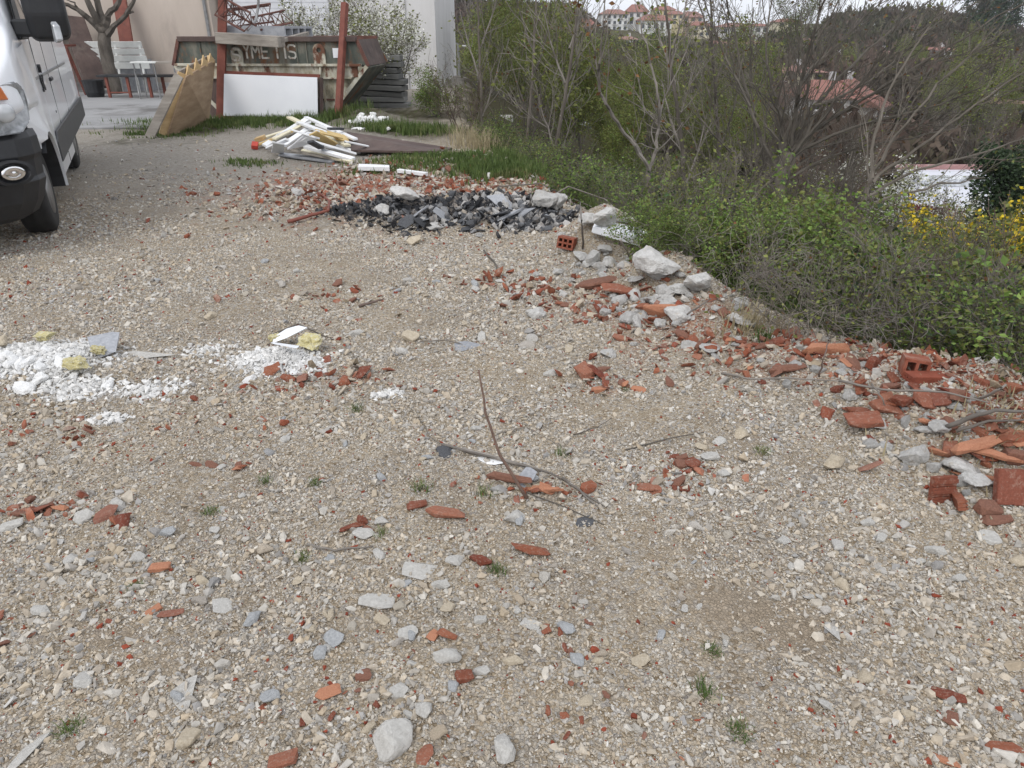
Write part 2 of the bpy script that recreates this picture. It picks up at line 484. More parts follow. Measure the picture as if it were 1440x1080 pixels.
def ground_material():
    m = D.materials.new('ground'); m.use_nodes = True
    nt = m.node_tree; N, L = nt.nodes, nt.links
    b = N['Principled BSDF']; b.inputs['Roughness'].default_value = 0.95; b.inputs['Specular IOR Level'].default_value = 0.15
    tc = N.new('ShaderNodeTexCoord'); vec = tc.outputs['Object']
    def vor(scale, feature='F1'):
        v = N.new('ShaderNodeTexVoronoi'); v.feature = feature
        v.inputs['Scale'].default_value = scale; L.new(wv, v.inputs['Vector']); return v
    def noi(scale, det=5, r=.65):
        n = N.new('ShaderNodeTexNoise'); n.inputs['Scale'].default_value = scale; n.inputs['Detail'].default_value = det; n.inputs['Roughness'].default_value = r
        L.new(vec, n.inputs['Vector']); return n
    def mix(a, c, fac, kind='MIX'):
        x = N.new('ShaderNodeMix'); x.data_type = 'RGBA'; x.blend_type = kind
        if isinstance(fac, float): x.inputs[0].default_value = fac
        else: L.new(fac, x.inputs[0])
        for s, q in ((6, a), (7, c)):
            if isinstance(q, tuple): x.inputs[s].default_value = (*q, 1)
            else: L.new(q, x.inputs[s])
        return x.outputs[2]
    def rng(s, a, c, d=0.0, e=1.0):
        x = N.new('ShaderNodeMapRange'); x.inputs['From Min'].default_value = a; x.inputs['From Max'].default_value = c
        x.inputs['To Min'].default_value = d; x.inputs['To Max'].default_value = e
        L.new(s, x.inputs['Value']); return x.outputs[0]
    # the grains are not round: warp the lookup
    nw = noi(70, 2)
    wm = N.new('ShaderNodeVectorMath'); wm.operation = 'MULTIPLY_ADD'
    wm.inputs[1].default_value = (0.012,) * 3
    L.new(nw.outputs['Color'], wm.inputs[0]); L.new(vec, wm.inputs[2])
    wv = wm.outputs['Vector']
    v1, v2 = vor(85), vor(210)
    e1 = vor(85, 'DISTANCE_TO_EDGE')
    def tone(v, stops):
        sp = N.new('ShaderNodeSeparateColor'); L.new(v.outputs['Color'], sp.inputs[0])
        r = ramp(nt, stops); L.new(sp.outputs[0], r.inputs['Fac']); return r.outputs['Color']
    pal = [(0, (.22, .165, .105)), (.25, (.42, .34, .24)), (.45, (.50, .43, .335)), (.6, (.34, .295, .235)), (.8, (.56, .505, .42)), (.95, (.28, .25, .22)), (1, (.62, .58, .52))]
    c1 = tone(v1, pal)
    c2 = tone(v2, [(0, (.22, .165, .11)), (.4, (.39, .315, .22)), (.75, (.48, .415, .32)), (1, (.29, .245, .19))])
    big = noi(1.6, 6)
    col = mix(c2, c1, rng(noi(9, 4).outputs['Fac'], .36, .5))
    col = mix(col, mix(col, (.86, .87, .90), 1.0, 'MULTIPLY'), rng(big.outputs['Fac'], .42, .58))
    # matted earth between the stones
    soil = ramp(nt, [(.3, (.24, .19, .135)), (.7, (.40, .33, .25))]); L.new(noi(30, 6).outputs['Fac'], soil.inputs['Fac'])
    sepz = N.new('ShaderNodeSeparateColor'); zc = N.new('ShaderNodeAttribute'); zc.attribute_name = 'col'; L.new(zc.outputs['Color'], sepz.inputs[0])
    def at(n):
        q = N.new('ShaderNodeAttribute'); q.attribute_name = n; return q.outputs['Fac']
    col = mix(col, soil.outputs['Color'], sepz.outputs[2])
    earth = rng(noi(3.2, 7, .7).outputs['Fac'], .53, .68, 0, .35)
    col = mix(col, soil.outputs['Color'], earth)
    # packed grey hardcore towards the van
    pk = N.new('ShaderNodeMath'); pk.operation = 'MULTIPLY'; L.new(at('packed'), pk.inputs[0]); pk.inputs[1].default_value = .8
    pg = ramp(nt, [(.35, (.20, .18, .155)), (.5, (.34, .315, .28)), (.65, (.46, .44, .405))]); L.new(noi(22, 8, .8).outputs['Fac'], pg.inputs['Fac'])
    col = mix(col, pg.outputs['Color'], pk.outputs[0])
    # brick dust and crumbs, plaster dust, felt crumbs
    br = tone(v1, [(0, (.20, .055, .03)), (.35, (.40, .12, .06)), (.55, (.34, .17, .12)), (.7, (.48, .40, .33)), (.85, (.30, .08, .045)), (1, (.55, .50, .45))])
    col = mix(col, br, rng(sepz.outputs[0], .0, 1, 0, .85))
    wh = tone(v1, [(0, (.58, .57, .55)), (.3, (.78, .78, .77)), (1, (.86, .86, .85))])
    col = mix(col, wh, sepz.outputs[1])
    dk = tone(v1, [(0, (.02, .02, .024)), (.5, (.075, .078, .085)), (.8, (.20, .20, .21)), (1, (.4, .39, .38))])
    col = mix(col, dk, at('dark'))
    # soil, roots and litter under the growth
    lt = ramp(nt, [(.3, (.035, .03, .018)), (.5, (.085, .07, .042)), (.62, (.075, .10, .03)), (.75, (.16, .13, .08))]); L.new(noi(14, 8, .75).outputs['Fac'], lt.inputs['Fac'])
    col = mix(col, lt.outputs['Color'], at('green'))
    L.new(col, b.inputs['Base Color'])
    h = N.new('ShaderNodeMath'); h.operation = 'MULTIPLY_ADD'; L.new(rng(e1.outputs['Distance'], 0, .25), h.inputs[0]); h.inputs[1].default_value = 1.0
    h2 = N.new('ShaderNodeMath'); h2.operation = 'MULTIPLY'; L.new(v2.outputs['Distance'], h2.inputs[0]); h2.inputs[1].default_value = -0.5
    L.new(h2.outputs[0], h.inputs[2])
    bp = N.new('ShaderNodeBump'); bp.inputs['Strength'].default_value = 0.9; bp.inputs['Distance'].default_value = 0.006
    L.new(h.outputs[0], bp.inputs['Height']); L.new(bp.outputs['Normal'], b.inputs['Normal'])
    return m
ground_me.materials.append(ground_material())
tag(link('ground', ground_me), kind='structure')

# ------------------------------------------------------------------ stone shapes
def rock_bm(seed, npts=14, flat=0.6, lng=1.0, bev=0.0, rough=0.0, cuts=0, boxy=0.0):
    r = random.Random(seed)
    bm = bmesh.new()
    for _ in range(npts):
        v = Vector((r.gauss(0, 1), r.gauss(0, 1), r.gauss(0, 1))).normalized()
        if boxy:
            k = max(abs(v.x), abs(v.y), abs(v.z))
            v = v.lerp(v / k, boxy)
        v *= r.uniform(0.8, 1.0)
        bm.verts.new((v.x * lng * .5, v.y * .5, v.z * flat * .5))
    res = bmesh.ops.convex_hull(bm, input=bm.verts[:])
    bmesh.ops.delete(bm, geom=[v for v in bm.verts if not v.link_faces], context='VERTS')
    bmesh.ops.dissolve_limit(bm, angle_limit=0.25, verts=bm.verts[:], edges=bm.edges[:])
    if bev:
        bmesh.ops.bevel(bm, geom=bm.edges[:], offset=bev, segments=1, affect='EDGES', clamp_overlap=True)
    if cuts:
        bmesh.ops.triangulate(bm, faces=bm.faces[:])
        bmesh.ops.subdivide_edges(bm, edges=bm.edges[:], cuts=cuts, use_grid_fill=True)
        from mathutils import noise as mn
        off = Vector((r.uniform(0, 90), r.uniform(0, 90), 0))
        for v in bm.verts:
            n = v.co.normalized()
            v.co += n * rough * (mn.noise(v.co * 3.2 + off) + .55 * mn.noise(v.co * 8 + off) + .3 * mn.noise(v.co * 19 + off))
    bmesh.ops.recalc_face_normals(bm, faces=bm.faces)
    return bm

def rock_mesh(name, m, **k):
    bm = rock_bm(**k)
    me = D.meshes.new(name); bm.to_mesh(me); bm.free()
    me.materials.append(m)
    return me

def tri_arrays(bm):
    bmesh.ops.triangulate(bm, faces=bm.faces[:])
    bm.verts.index_update()
    V = np.array([v.co[:] for v in bm.verts]); F = np.array([[v.index for v in f.verts] for f in bm.faces])
    bm.free()
    return V, F

GRAV = [tri_arrays(rock_bm(100 + i, npts=9 + i % 4, flat=.5 + .09 * (i % 5), lng=1 + .12 * (i % 5), boxy=.2)) for i in range(14)]
SHERD = [tri_arrays(rock_bm(300 + i, npts=13, flat=.25 + .12 * (i % 4), lng=1.1 + .15 * (i % 4), boxy=.8)) for i in range(10)]

def scatter_mesh(name, protos, pos, size, col, mat_, seed, tilt=0.5, sink=0.25):
    """thousands of chips as one mesh"""
    r = np.random.RandomState(seed)
    n = len(pos)
    kind = r.randint(0, len(protos), n)
    Vs, Fs, Cs, o = [], [], [], 0
    for k, (V, F) in enumerate(protos):
        idx = np.where(kind == k)[0]
        if not len(idx): continue
        m = len(idx)
        a, b, c = r.uniform(0, 2 * PI, m), r.normal(0, tilt, m), r.normal(0, tilt, m)
        s = size[idx]
        sc = np.stack([s * r.uniform(.8, 1.25, m), s * r.uniform(.75, 1.1, m), s * r.uniform(.75, 1.1, m)], 1)
        P_ = V[None] * sc[:, None, :]
        def rot(Q, ang, i, j):
            ca, sa = np.cos(ang)[:, None], np.sin(ang)[:, None]
            q = Q.copy(); q[..., i] = Q[..., i] * ca - Q[..., j] * sa; q[..., j] = Q[..., i] * sa + Q[..., j] * ca
            return q
        P_ = rot(rot(rot(P_, b, 1, 2), c, 0, 2), a, 0, 1)
        low = P_[..., 2].min(1)
        P_ = P_ + pos[idx][:, None, :]
        P_[..., 2] += (-low - s * sink)[:, None]
        Vs.append(P_.reshape(-1, 3))
        Fs.append((F[None] + (np.arange(m) * len(V))[:, None, None] + o).reshape(-1, 3))
        Cs.append(np.repeat(col[idx], len(V), 0))
        o += m * len(V)
    return np_mesh(name, np.concatenate(Vs), [np.concatenate(Fs)], mat_, col=np.concatenate(Cs))

def palette(stops, t):
    xs_ = [s[0] for s in stops]
    return np.stack([np.interp(t, xs_, [s[1][k] for s in stops]) for k in range(3)], 1)

def in_view(x, y, margin=0.35):
    zc = y * CT + H * ST
    return np.abs(x) < zc * 720 / FPX + margin

rs = np.random.RandomState(7)
def yard_points(n, y0, y1, fall=0.0):
    """even scatter over the visible yard; with fall the density drops with distance"""
    y = y0 + (y1 - y0) * rs.rand(n * 4); x = rs.uniform(-6.5, 3.6, n * 4)
    keep = in_view(x, y) & (edge_d(x, y) < .35)
    if fall: keep &= rs.rand(n * 4) < np.minimum(1, (y0 / y) ** fall) if y0 > .5 else keep
    x, y = x[keep], y[keep]
    return x, y

GPAL = [(0, (.27, .215, .15)), (.12, (.47, .39, .285)), (.3, (.57, .50, .405)), (.42, (.40, .38, .35)), (.55, (.66, .62, .55)), (.68, (.51, .42, .305)), (.8, (.31, .30, .29)), (.9, (.74, .72, .68)), (1, (.59, .535, .455))]
def gravel_layer(n, y0, y1, s0, s1, seed, thr, power=2.0):
    x, y = yard_points(n, y0, y1)
    patch = fbm(x * 1.7, y * 1.7, 13, 4) * .6 + fbm(x * 6, y * 6, 23, 3) * .4
    soil = zone(SOILZ, x, y, 51)
    pk = np.clip((y - 5.2 + x * 0.35) / 2.2, 0, 1) * np.clip((-x - 0.6) / 1.4, 0, 1)
    keep = (rs.rand(len(x)) < np.clip((patch - thr - .08) * 5, .22 if s1 < .02 else .06, 1)) & (rs.rand(len(x)) > soil * .85) & (rs.rand(len(x)) > pk * .7)
    x, y = x[keep], y[keep]
    size = s0 + (s1 - s0) * rs.rand(len(x)) ** power
    t = np.clip(rs.rand(len(x)) * .75 + (fbm(x * 1.1, y * 1.1, 47, 3) - .5) * 1.2 + .12, 0, 1)
    c = palette(GPAL, rs.permutation(t) * .4 + t * .6) * rs.uniform(.8, 1.1, (len(x), 1))
    red = rs.rand(len(x)) < .022
    c[red] = np.array([.27, .065, .036]) * rs.uniform(.7, 1.2, (red.sum(), 1))
    dk = rs.rand(len(x)) < zone(DARKZ, x, y, 81) * .8
    c[dk] = np.array([.05, .052, .058]) * rs.uniform(.4, 2, (dk.sum(), 1))
    wh = rs.rand(len(x)) < zone(WHITEZ, x, y, 41)
    c[wh] = np.array([.82, .82, .81])
    return np.stack([x, y, gz(x, y)], 1), size, c
layers = [gravel_layer(42000, .75, 2.8, .005, .010, 1, .16), gravel_layer(84000, .75, 6.2, .008, .017, 2, .18),
          gravel_layer(36000, .75, 9.0, .016, .034, 3, .30, 2.0), gravel_layer(4200, .75, 12, .032, .055, 4, .36, 2.6)]
p_, s_, c_ = (np.concatenate([l[k] for l in layers]) for k in range(3))
tag(link('gravel', scatter_mesh('gravel', GRAV, p_, s_, c_, M['gravel'], 50, .45, .25)), 'loose crushed limestone gravel covering the yard', 'gravel', kind='stuff')

# brick crumbs, plaster crumbs and felt crumbs, too many to count
def zone_points(lst, n, seed, spread=1.0):
    r = np.random.RandomState(seed)
    xs_, ys_ = [], []
    wts = np.array([(a[2] * a[3]) ** .62 * a[4] for a in lst]); wts = wts / wts.sum()
    for (px, py, rx, ry, s), w_ in zip(lst, wts):
        c = G(px, py); m = int(n * w_)
        xs_.append(c.x + r.normal(0, rx * .55 * spread, m)); ys_.append(c.y + r.normal(0, ry * .55 * spread, m))
    x, y = np.concatenate(xs_), np.concatenate(ys_)
    return x, y, r
x, y, r_ = zone_points(BRICKZ, 11500, 5)
k = (edge_d(x, y) < .5) & (y > 1); x, y = x[k], y[k]
t = r_.rand(len(x))
c = palette(BRICKS, t) * r_.uniform(.7, 1.15, (len(x), 1))
g = r_.rand(len(x)) < .42 + .16 * (y > 6)
c[g] = palette(GPAL, r_.rand(g.sum()))
size = .009 + .05 * r_.rand(len(x)) ** 3 * np.clip(y / 4, .7, 1.2)
tag(link('brick_rubble', scatter_mesh('brick_rubble', SHERD, np.stack([x, y, gz(x, y)], 1), size, c, M['brickbit'], 77, .5, .15)), 'crumbs of red brick and mortar strewn over the yard', 'rubble', kind='stuff')
x, y, r_ = zone_points(WHITEZ, 9000, 6, .8)
c = np.array([.80, .79, .765]) * r_.uniform(.78, 1.06, (len(x), 1))
size = .005 + .036 * r_.rand(len(x)) ** 3.2
tag(link('plaster_crumbs', scatter_mesh('plaster_crumbs', GRAV, np.stack([x, y, gz(x, y)], 1), size, c, M['gravel'], 78, .5, .15)), 'crumbled white plaster spread in low heaps on the gravel', 'plaster crumbs', kind='stuff')
x, y, r_ = zone_points(DARKZ, 5200, 8, .8)
c = palette([(0, (.018, .019, .022)), (.45, (.06, .062, .068)), (.65, (.17, .175, .185)), (.82, (.40, .39, .38)), (1, (.62, .60, .57))], np.clip(r_.rand(len(x)) * (.55 + .55 * np.clip((x + 1.7) / 2.0, 0, 1)), 0, 1))
size = .015 + .07 * r_.rand(len(x)) ** 2
tag(link('slate_rubble', scatter_mesh('slate_rubble', SHERD, np.stack([x, y, gz(x, y)], 1), size, c, M['brickbit'], 79, .6, .1)), 'small black and grey roofing scraps in a low heap', 'rubble', kind='stuff')

# ------------------------------------------------------------------ buildings behind the yard
M['beige'] = mat('beige_render', [(0.3, (.44, .375, .32)), (0.7, (.53, .46, .40))], 1.3, 8, 0.95, 0.25, 120, dirt=((.27, .22, .20), 0.55, 0.58, 0.85), stretch=(1.6, 1, .45))
M['pale'] = mat('pale_render', [(0.3, (.55, .54, .53)), (0.7, (.66, .65, .645))], 1.0, 8, 0.9, 0.15, 90, stretch=(2.5, 1, .4), dirt=((.42, .41, .40), 0.8, 0.6, 0.9))
M['door'] = mat('roller_door', [(0.3, (.58, .59, .62)), (0.7, (.68, .69, .72))], 3, 4, 0.5)
M['rustpaint'] = mat('rust_paint', [(0.3, (.145, .042, .030)), (0.7, (.235, .078, .054))], 6, 6, 0.75, 0.2, 60, dirt=((.10, .05, .035), 5, 0.55, 0.75))
M['rust'] = mat('rust', [(0.3, (.07, .032, .026)), (0.7, (.17, .075, .055))], 8, 7, 0.85, 0.4, 60)
M['darkrust'] = mat('dark_rust', [(0.3, (.055, .036, .032)), (0.7, (.12, .082, .07))], 3, 7, 0.75, 0.2, 40, dirt=((.16, .13, .11), 2, 0.55, 0.75))
M['slab'] = mat('yard_concrete', [(0.3, (.23, .23, .232)), (0.7, (.33, .33, .33))], 0.9, 9, 0.95, 0.2, 60, dirt=((.12, .115, .11), 0.5, 0.52, 0.66))
M['ply'] = mat('plywood', [(0.25, (.22, .145, .085)), (0.5, (.36, .25, .155)), (0.75, (.48, .36, .24))], 3, 8, 0.85, 0.2, 50, stretch=(1, .5, 3))
M['timber'] = mat('timber', [(0.3, (.42, .28, .13)), (0.7, (.60, .44, .24))], 4, 7, 0.85, 0.2, 50, stretch=(1, .3, 3))
M['oldwood'] = mat('old_wood', [(0.3, (.20, .175, .15)), (0.7, (.40, .365, .32))], 4, 7, 0.9, 0.3, 50, stretch=(.4, 3, 3))
M['whitewood'] = mat('white_paint', [(0.3, (.56, .57, .55)), (0.7, (.70, .71, .69))], 5, 5, 0.7)
M['whiteboard'] = mat('white_board', [(0.3, (.74, .76, .80)), (0.7, (.82, .84, .87))], 1.5, 5, 0.5, dirt=((.55, .56, .58), 2.5, 0.68, 0.85))
M['steel'] = mat('grey_steel', [(0.3, (.20, .20, .20)), (0.7, (.34, .34, .34))], 6, 4, 0.5, metal=0.5)
M['black'] = mat('black_plastic', [(0.3, (.012, .013, .015)), (0.7, (.022, .023, .026))], 9, 4, 0.5)
M['pvc'] = mat('white_pvc', [(0.3, (.74, .75, .76)), (0.7, (.83, .84, .85))], 5, 4, 0.4, dirt=((.55, .52, .46), 6, 0.6, 0.8))
M['cream'] = mat('cream_pvc', [(0.3, (.62, .56, .38)), (0.7, (.76, .71, .54))], 5, 4, 0.5)
M['ochre'] = mat('ochre_board', [(0.3, (.52, .36, .14)), (0.7, (.68, .52, .25))], 5, 5, 0.8)

def wallbox(name, x0, x1, y0, y1, z0, z1, m, parent):
    return MB().box(((x0 + x1) / 2, (y0 + y1) / 2, (z0 + z1) / 2), (x1 - x0, y1 - y0, z1 - z0)).build(name, m, parent)

b = thing('workshop', 'beige rendered workshop with a stained blank wall behind the pruned tree', 'building', (-14, 22.2, 0))
wallbox('wall', -6.5, 5.72, 0, 9, -.3, 5.2, M['beige'], b)
wallbox('plinth', -6.5, 5.72, -.03, -.002, -.3, .22, M['concrete'], b)
MB().box((-.4, 4.5, 5.29), (12.9, 9.6, .18)).build('roof', M['greyslab'], b)
MB().tube([(5.6, -.05, -.1), (5.6, -.05, 5.1)], .045, 8).build('downpipe', M['steel'], b)

b = thing('garage', 'pale grey garage building with a ribbed roller door behind the skip', 'building', (-5.2, 22.7, 0))
wallbox('wall', -2.95, 3.02, .12, 8, -.5, 5.4, M['pale'], b)
dm = MB()
for k in range(36):
    dm.box((-1.42, .06, .075 + k * .15), (2.95, .10, .142))
    dm.box((-1.42, .075, .15 + k * .15), (2.95, .07, .008))
dm.build('roller_door', M['door'], b)
MB().box((.1, 4, 5.5), (6.6, 8.6, .2)).build('roof', M['greyslab'], b)
MB().bar((.45, .1, -.3), (.45, .1, 5.4), .04, .02).build('joint_strip', M['pale'], b)
MB().tube([(2.2, .08, 0), (2.2, .08, 5.3)], .012, 5).build('cable', M['steel'], b)

# a lean-to with a blue-grey sheet end at the far left
b = thing('shed', 'low blue grey sheet metal shed at the left end of the beige wall', 'shed', tuple(P(100, 118, 22.0)))
b.location.z = 0
MB().box((-.9, -.5, 1.0), (1.9, .9, 2.0)).build('wall', mat('shed_sheet', [(0.3, (.13, .15, .18)), (0.7, (.26, .29, .33))], 5, 5, .6), b)
MB().box((-.9, -.5, 2.05), (2.1, 1.2, .08), (.08, 0, 0)).build('roof', M['greyslab'], b)
MB().bar((.1, -1.0, 0), (.1, -1.0, 2.0), .09, .09).build('post', mat('blue_post', (.20, .26, .34), 5), b)

# concrete hard standing in front of the workshop
sx = [(-24, 13.3), (-6.15, 13.3), (-6.9, 15.5), (-7.4, 22.1), (-24, 22.1)]
tag(MB().prism(sx, .5, Matrix.Translation((0, 0, -.46))).build('pavement', M['slab']), kind='structure')

# things along the workshop wall
def leaning(name, label, cat, p0, p1, w, t, m, roll=0, bev=.004):
    p0, p1 = Vector(p0), Vector(p1)
    o = MB().bar((0, 0, 0), p1 - p0, w, t, roll).build(name, m, bevel=bev, loc=p0)
    return tag(o, label, cat)
leaning('rusty_beam', 'broad dark brown steel beam leaning against the wall above a black bucket', 'beam', P(137, 122, 20.6) - Vector((0, 0, 0)), P(101, 24, 21.7), .58, .10, M['darkrust'], roll=.15)
leaning('rusty_beam', 'narrow maroon steel beam leaning high on the beige wall behind the tree', 'beam', P(181, 78, 21.4), P(166, -14, 21.9), .34, .08, M['rustpaint'], roll=-.2)
o = MB().box((0, 0, .09), (.30, .16, .36)).build('hollow_block', M['brick'], bevel=.012, loc=P(190, 74, 21.5)); tag(o, 'orange clay block standing on end at the foot of the maroon beam', 'block')
# the block stands on a low wall cap that hides behind the white boards
t = thing('concrete_block', 'dark concrete block under the maroon beam and clay block', 'block', tuple(P(184, 100, 21.75) * 1))
t.location.z = 0
MB().box((0, 0, .42), (1.1, .4, .84)).build('body', M['greyslab'], t, bevel=.01)
t = thing('trestle', 'red painted trestle standing at the left beside the broad brown beam', 'trestle', tuple(P(104, 126, 20.0)))
t.location.z = .04
for s in (-1, 1):
    MB().bar((.18 * s, -.2, 0), (.05 * s, 0, 1.15), .06, .06).build('leg', M['rustpaint'], t)
    MB().bar((.18 * s, .2, 0), (.05 * s, .02, 1.15), .06, .06).build('leg', M['rustpaint'], t)
MB().bar((0, -.5, 1.17), (0, .5, 1.17), .12, .05).build('rail', M['rustpaint'], t)
MB().bar((.13, -.14, .4), (-.13, -.14, .4), .05, .03).build('brace', M['rustpaint'], t)
o = MB()
o.loft([[(math.cos(a * PI / 8) * r, math.sin(a * PI / 8) * r, z) for a in range(16)] for r, z in ((.19, 0), (.22, .10), (.225, .11), (.225, .13), (.23, .21), (.235, .22), (.235, .25), (.245, .36), (.26, .37), (.26, .40), (.24, .40), (.235, .37), (.2, .06))])
tag(o.build('bucket', M['black'], loc=(*P(133, 127, 19.6).xy, .04)), 'black plastic tub at the foot of the broad brown beam', 'bucket')

# white boards: a bench back, and the slatted panel behind the tree
t = thing('slatted_bench', 'long white slatted bench behind the pruned tree', 'bench', (0, 0, .04))
A, B_ = P(125, 128, 20.9), P(204, 128, 20.9)
ux = (B_ - A); ux.z = 0; L_ = ux.length; ux.normalize()
t.location = (A.x, A.y, .04); t.rotation_euler = (0, 0, math.atan2(ux.y, ux.x))
for k in range(4):
    MB().bar((-.15, .30 + .045 * k, .66 + .17 * k), (L_ + .12 - .05 * k, .30 + .045 * k, .66 + .17 * k), .03, .155, .2).build('back_slat', M['whitewood'], t, bevel=.004)
for k in range(3):
    MB().bar((L_ * .42, -.02 - .13 * k + .2, .44), (L_ + .2, -.02 - .13 * k + .2, .44), .11, .03).build('seat_slat', M['whitewood'], t, bevel=.004)
for xx in (.05, L_ * .5, L_ - .1):
    MB().bar((xx, .46, 1.25), (xx + .03, .22, 0), .05, .05).build('frame', M['whitewood'], t)
    MB().bar((xx, -.1, .42), (xx, -.12, 0), .05, .05).build('leg', M['whitewood'], t)
t = thing('table', 'low dark topped table with reddish brown legs in front of the white bench', 'table', (*P(187, 129, 19.6).xy, .04))
MB().box((.75, 0, .50), (2.9, .55, .05)).build('tabletop', M['black'], t, bevel=.004)
for xx in (-.5, .02, .55, .72):
    MB().bar((xx, -.2 if xx != .72 else .2, 0), (xx, -.2 if xx != .72 else .2, .475), .06, .06).build('leg', M['rustpaint'], t)
MB().bar((-.5, -.2, .12), (.0, -.2, .12), .04, .03).build('stretcher', M['rustpaint'], t)
MB().bar((2.0, 0, 0), (2.0, 0, .475), .06, .06).build('leg', M['rustpaint'], t)
t = thing('tubular_table', 'light metal framed side table with a half white top beside the bench', 'table', (*P(224, 128, 19.2).xy, .04))
MB().box((-.17, 0, .82), (.62, .42, .035)).build('tabletop', M['whitewood'], t, bevel=.004)
MB().box((.37, 0, .825), (.45, .42, .04)).build('leaf', M['oldwood'], t, bevel=.004)
for xx, yy in ((-.42, -.17), (.08, -.18), (.55, -.17), (-.42, .17), (.55, .17)):
    MB().tube([(xx, yy, 0), (xx, yy, .80)], .018, 8).build('leg', M['steel'], t)

# ------------------------------------------------------------------ rack of rust-red steel in front of the skip
t = thing('steel_rack', 'rust red steel post frame standing in front of the skip', 'rack', (*GG(309, 168).xy, 0))
c0 = t.location.copy()
def loc(p): return Vector(p) - c0
pL0, pL1 = P(309, 168, 15.0), P(314, -40, 15.1)
MB().bar(loc(pL0) - Vector((0, 0, .1)), loc(pL1), .15, .15).build('post', M['rustpaint'], t, bevel=.006)
pR0, pR1 = P(474, 172, 14.6), P(485, 4, 15.2)
MB().bar(loc(pR0) - Vector((0, 0, .1)), loc(pR1), .11, .11).build('post', M['rustpaint'], t, bevel=.006)
MB().bar(loc(P(316, 103, 15.05)), loc(P(450, 108, 14.95)), .05, .085).build('rail', M['rustpaint'], t)
MB().bar(loc(P(316, 167, 14.9)), loc(P(449, 167, 14.8)), .06, .10).build('rail', M['rustpaint'], t)
MB().bar(loc(P(451, 109, 14.9)), loc(P(451, 170, 14.85)), .09, .07).build('upright', M['darkrust'], t)
MB().bar(loc(P(303, 100, 15.3)), loc(P(301, 168, 15.3)), .12, .12).build('upright', M['darkrust'], t)
A, B_, C_, E_ = P(314, 163, 14.80), P(447, 165, 14.72), P(446, 109, 14.80), P(315, 104, 14.88)
pm = MB()
n_ = Vector((0, .025, 0))
pm.loft([[A, B_, C_, E_], [A + n_, B_ + n_, C_ + n_, E_ + n_]])
tag(pm.build('white_board', M['whiteboard'], bevel=.003), 'large clean white sheet panel leaning on the rack below the skip', 'panel')

# hollow slab, beam and lattice girders lying on the rack
t = thing('support_plank', 'thick grey timber plank carrying the hollow slab on the rack', 'plank', (0, 0, 0))
MB().bar(P(308, 53, 15.0), P(396, 59, 14.8), .30, .19).build('plank_body', M['oldwood'], t, bevel=.008)
MB().bar(P(396, 57, 14.95), P(432, 47, 15.9), .10, .07).build('loose_batten', M['oldwood'], t, bevel=.004)
t = thing('hollow_slab', 'grey hollow core slab with four dark holes lying on top of the rack', 'slab', (0, 0, 0))
a0, a1 = P(330, 44.5, 15.2), P(397, 45.5, 15.2)
z0, z1 = a0.z - .085, a0.z + .10
dirx = (a1 - a0).normalized()
diry = Vector((.30, 1.0, 0)).normalized()
LX, LY = (a1 - a0).length + .35, 1.0
o_ = a0 - dirx * .30 + Vector((0, 0, -.085))
hm = MB()
R_ = Matrix((dirx, diry, Vector((0, 0, 1)))).transposed()
def hb(u0, u1, v0, v1, w0, w1):
    hm.box(o_ + R_ @ Vector(((u0 + u1) / 2, (v0 + v1) / 2, (w0 + w1) / 2)), (u1 - u0, v1 - v0, w1 - w0), R_)
hb(0, LX, 0, LY, 0, .03); hb(0, LX, 0, LY, .15, .19)
for k in range(5):
    hb(0, LX, k * (LY - .04) / 4, k * (LY - .04) / 4 + .04, .03, .15)
hm.build('slab_body', M['greyslab'], t)
hm = MB()
for k in range(4):
    v = .04 + k * (LY - .04) / 4
    hb(LX - .12, LX - .1, v, v + (LY - .04) / 4 - .04, .03, .15)
hm.build('core_shade_plate', M['black'], t)  # black plates set inside the open cores stand in for the shade there

def lattice(name, label, p0, p1, w, seed):
    """triangular lattice girder of bent bars"""
    p0, p1 = Vector(p0), Vector(p1)
    d = (p1 - p0); L = d.length; d.normalize()
    q = d.to_track_quat('X', 'Z').to_matrix() @ Matrix.Rotation(seed, 3, 'X')
    tt = thing(name, label, 'girder', tuple(p0))
    cs = [Vector((0, w / 2, 0)), Vector((0, -w / 2, 0)), Vector((0, 0, w * .9))]
    for c in cs:
        MB().tube([q @ c, q @ (c + Vector((L, 0, 0)))], .02, 6).build('chord', M['rust'], tt)
    n = 7
    for a, b2 in ((0, 2), (1, 2), (0, 1)):
        pts = [q @ (cs[a if i % 2 == 0 else b2] + Vector((L * i / n, 0, 0))) for i in range(n + 1)]
        MB().tube(pts, .011, 5).build('lacing', M['rust'], tt)
    return tt
lattice('lattice_girder', 'rusty lattice girder sloping down over the front of the hollow slab', P(311, 17, 14.7), P(352, 40, 14.5), .32, .3)
lattice('lattice_girder', 'rusty lattice girder lying flat and pointing to the right on the hollow slab', P(322, 27, 15.6), P(382, 19, 15.9), .34, 1.0)
lattice('lattice_girder', 'rusty lattice girder with its end sticking out over the slab edge', P(355, 34, 15.3), P(400, 24, 15.9), .26, 2.0)
o = MB().tube([P(364, -20, 15.2), P(363, 10, 15.2), P(360, 28, 15.1), P(348, 42, 14.7)], .025, 8).build('steel_bar', M['steel']); tag(o, 'bent grey steel bar hanging over the lattice girders', 'bar')
o = MB().tube([P(328, -15, 15.2), P(325, 10, 15.2), P(322, 22, 15.2)], .02, 8).build('steel_bar', M['steel']); tag(o, 'short grey steel bar standing in the girders beside the left post', 'bar')

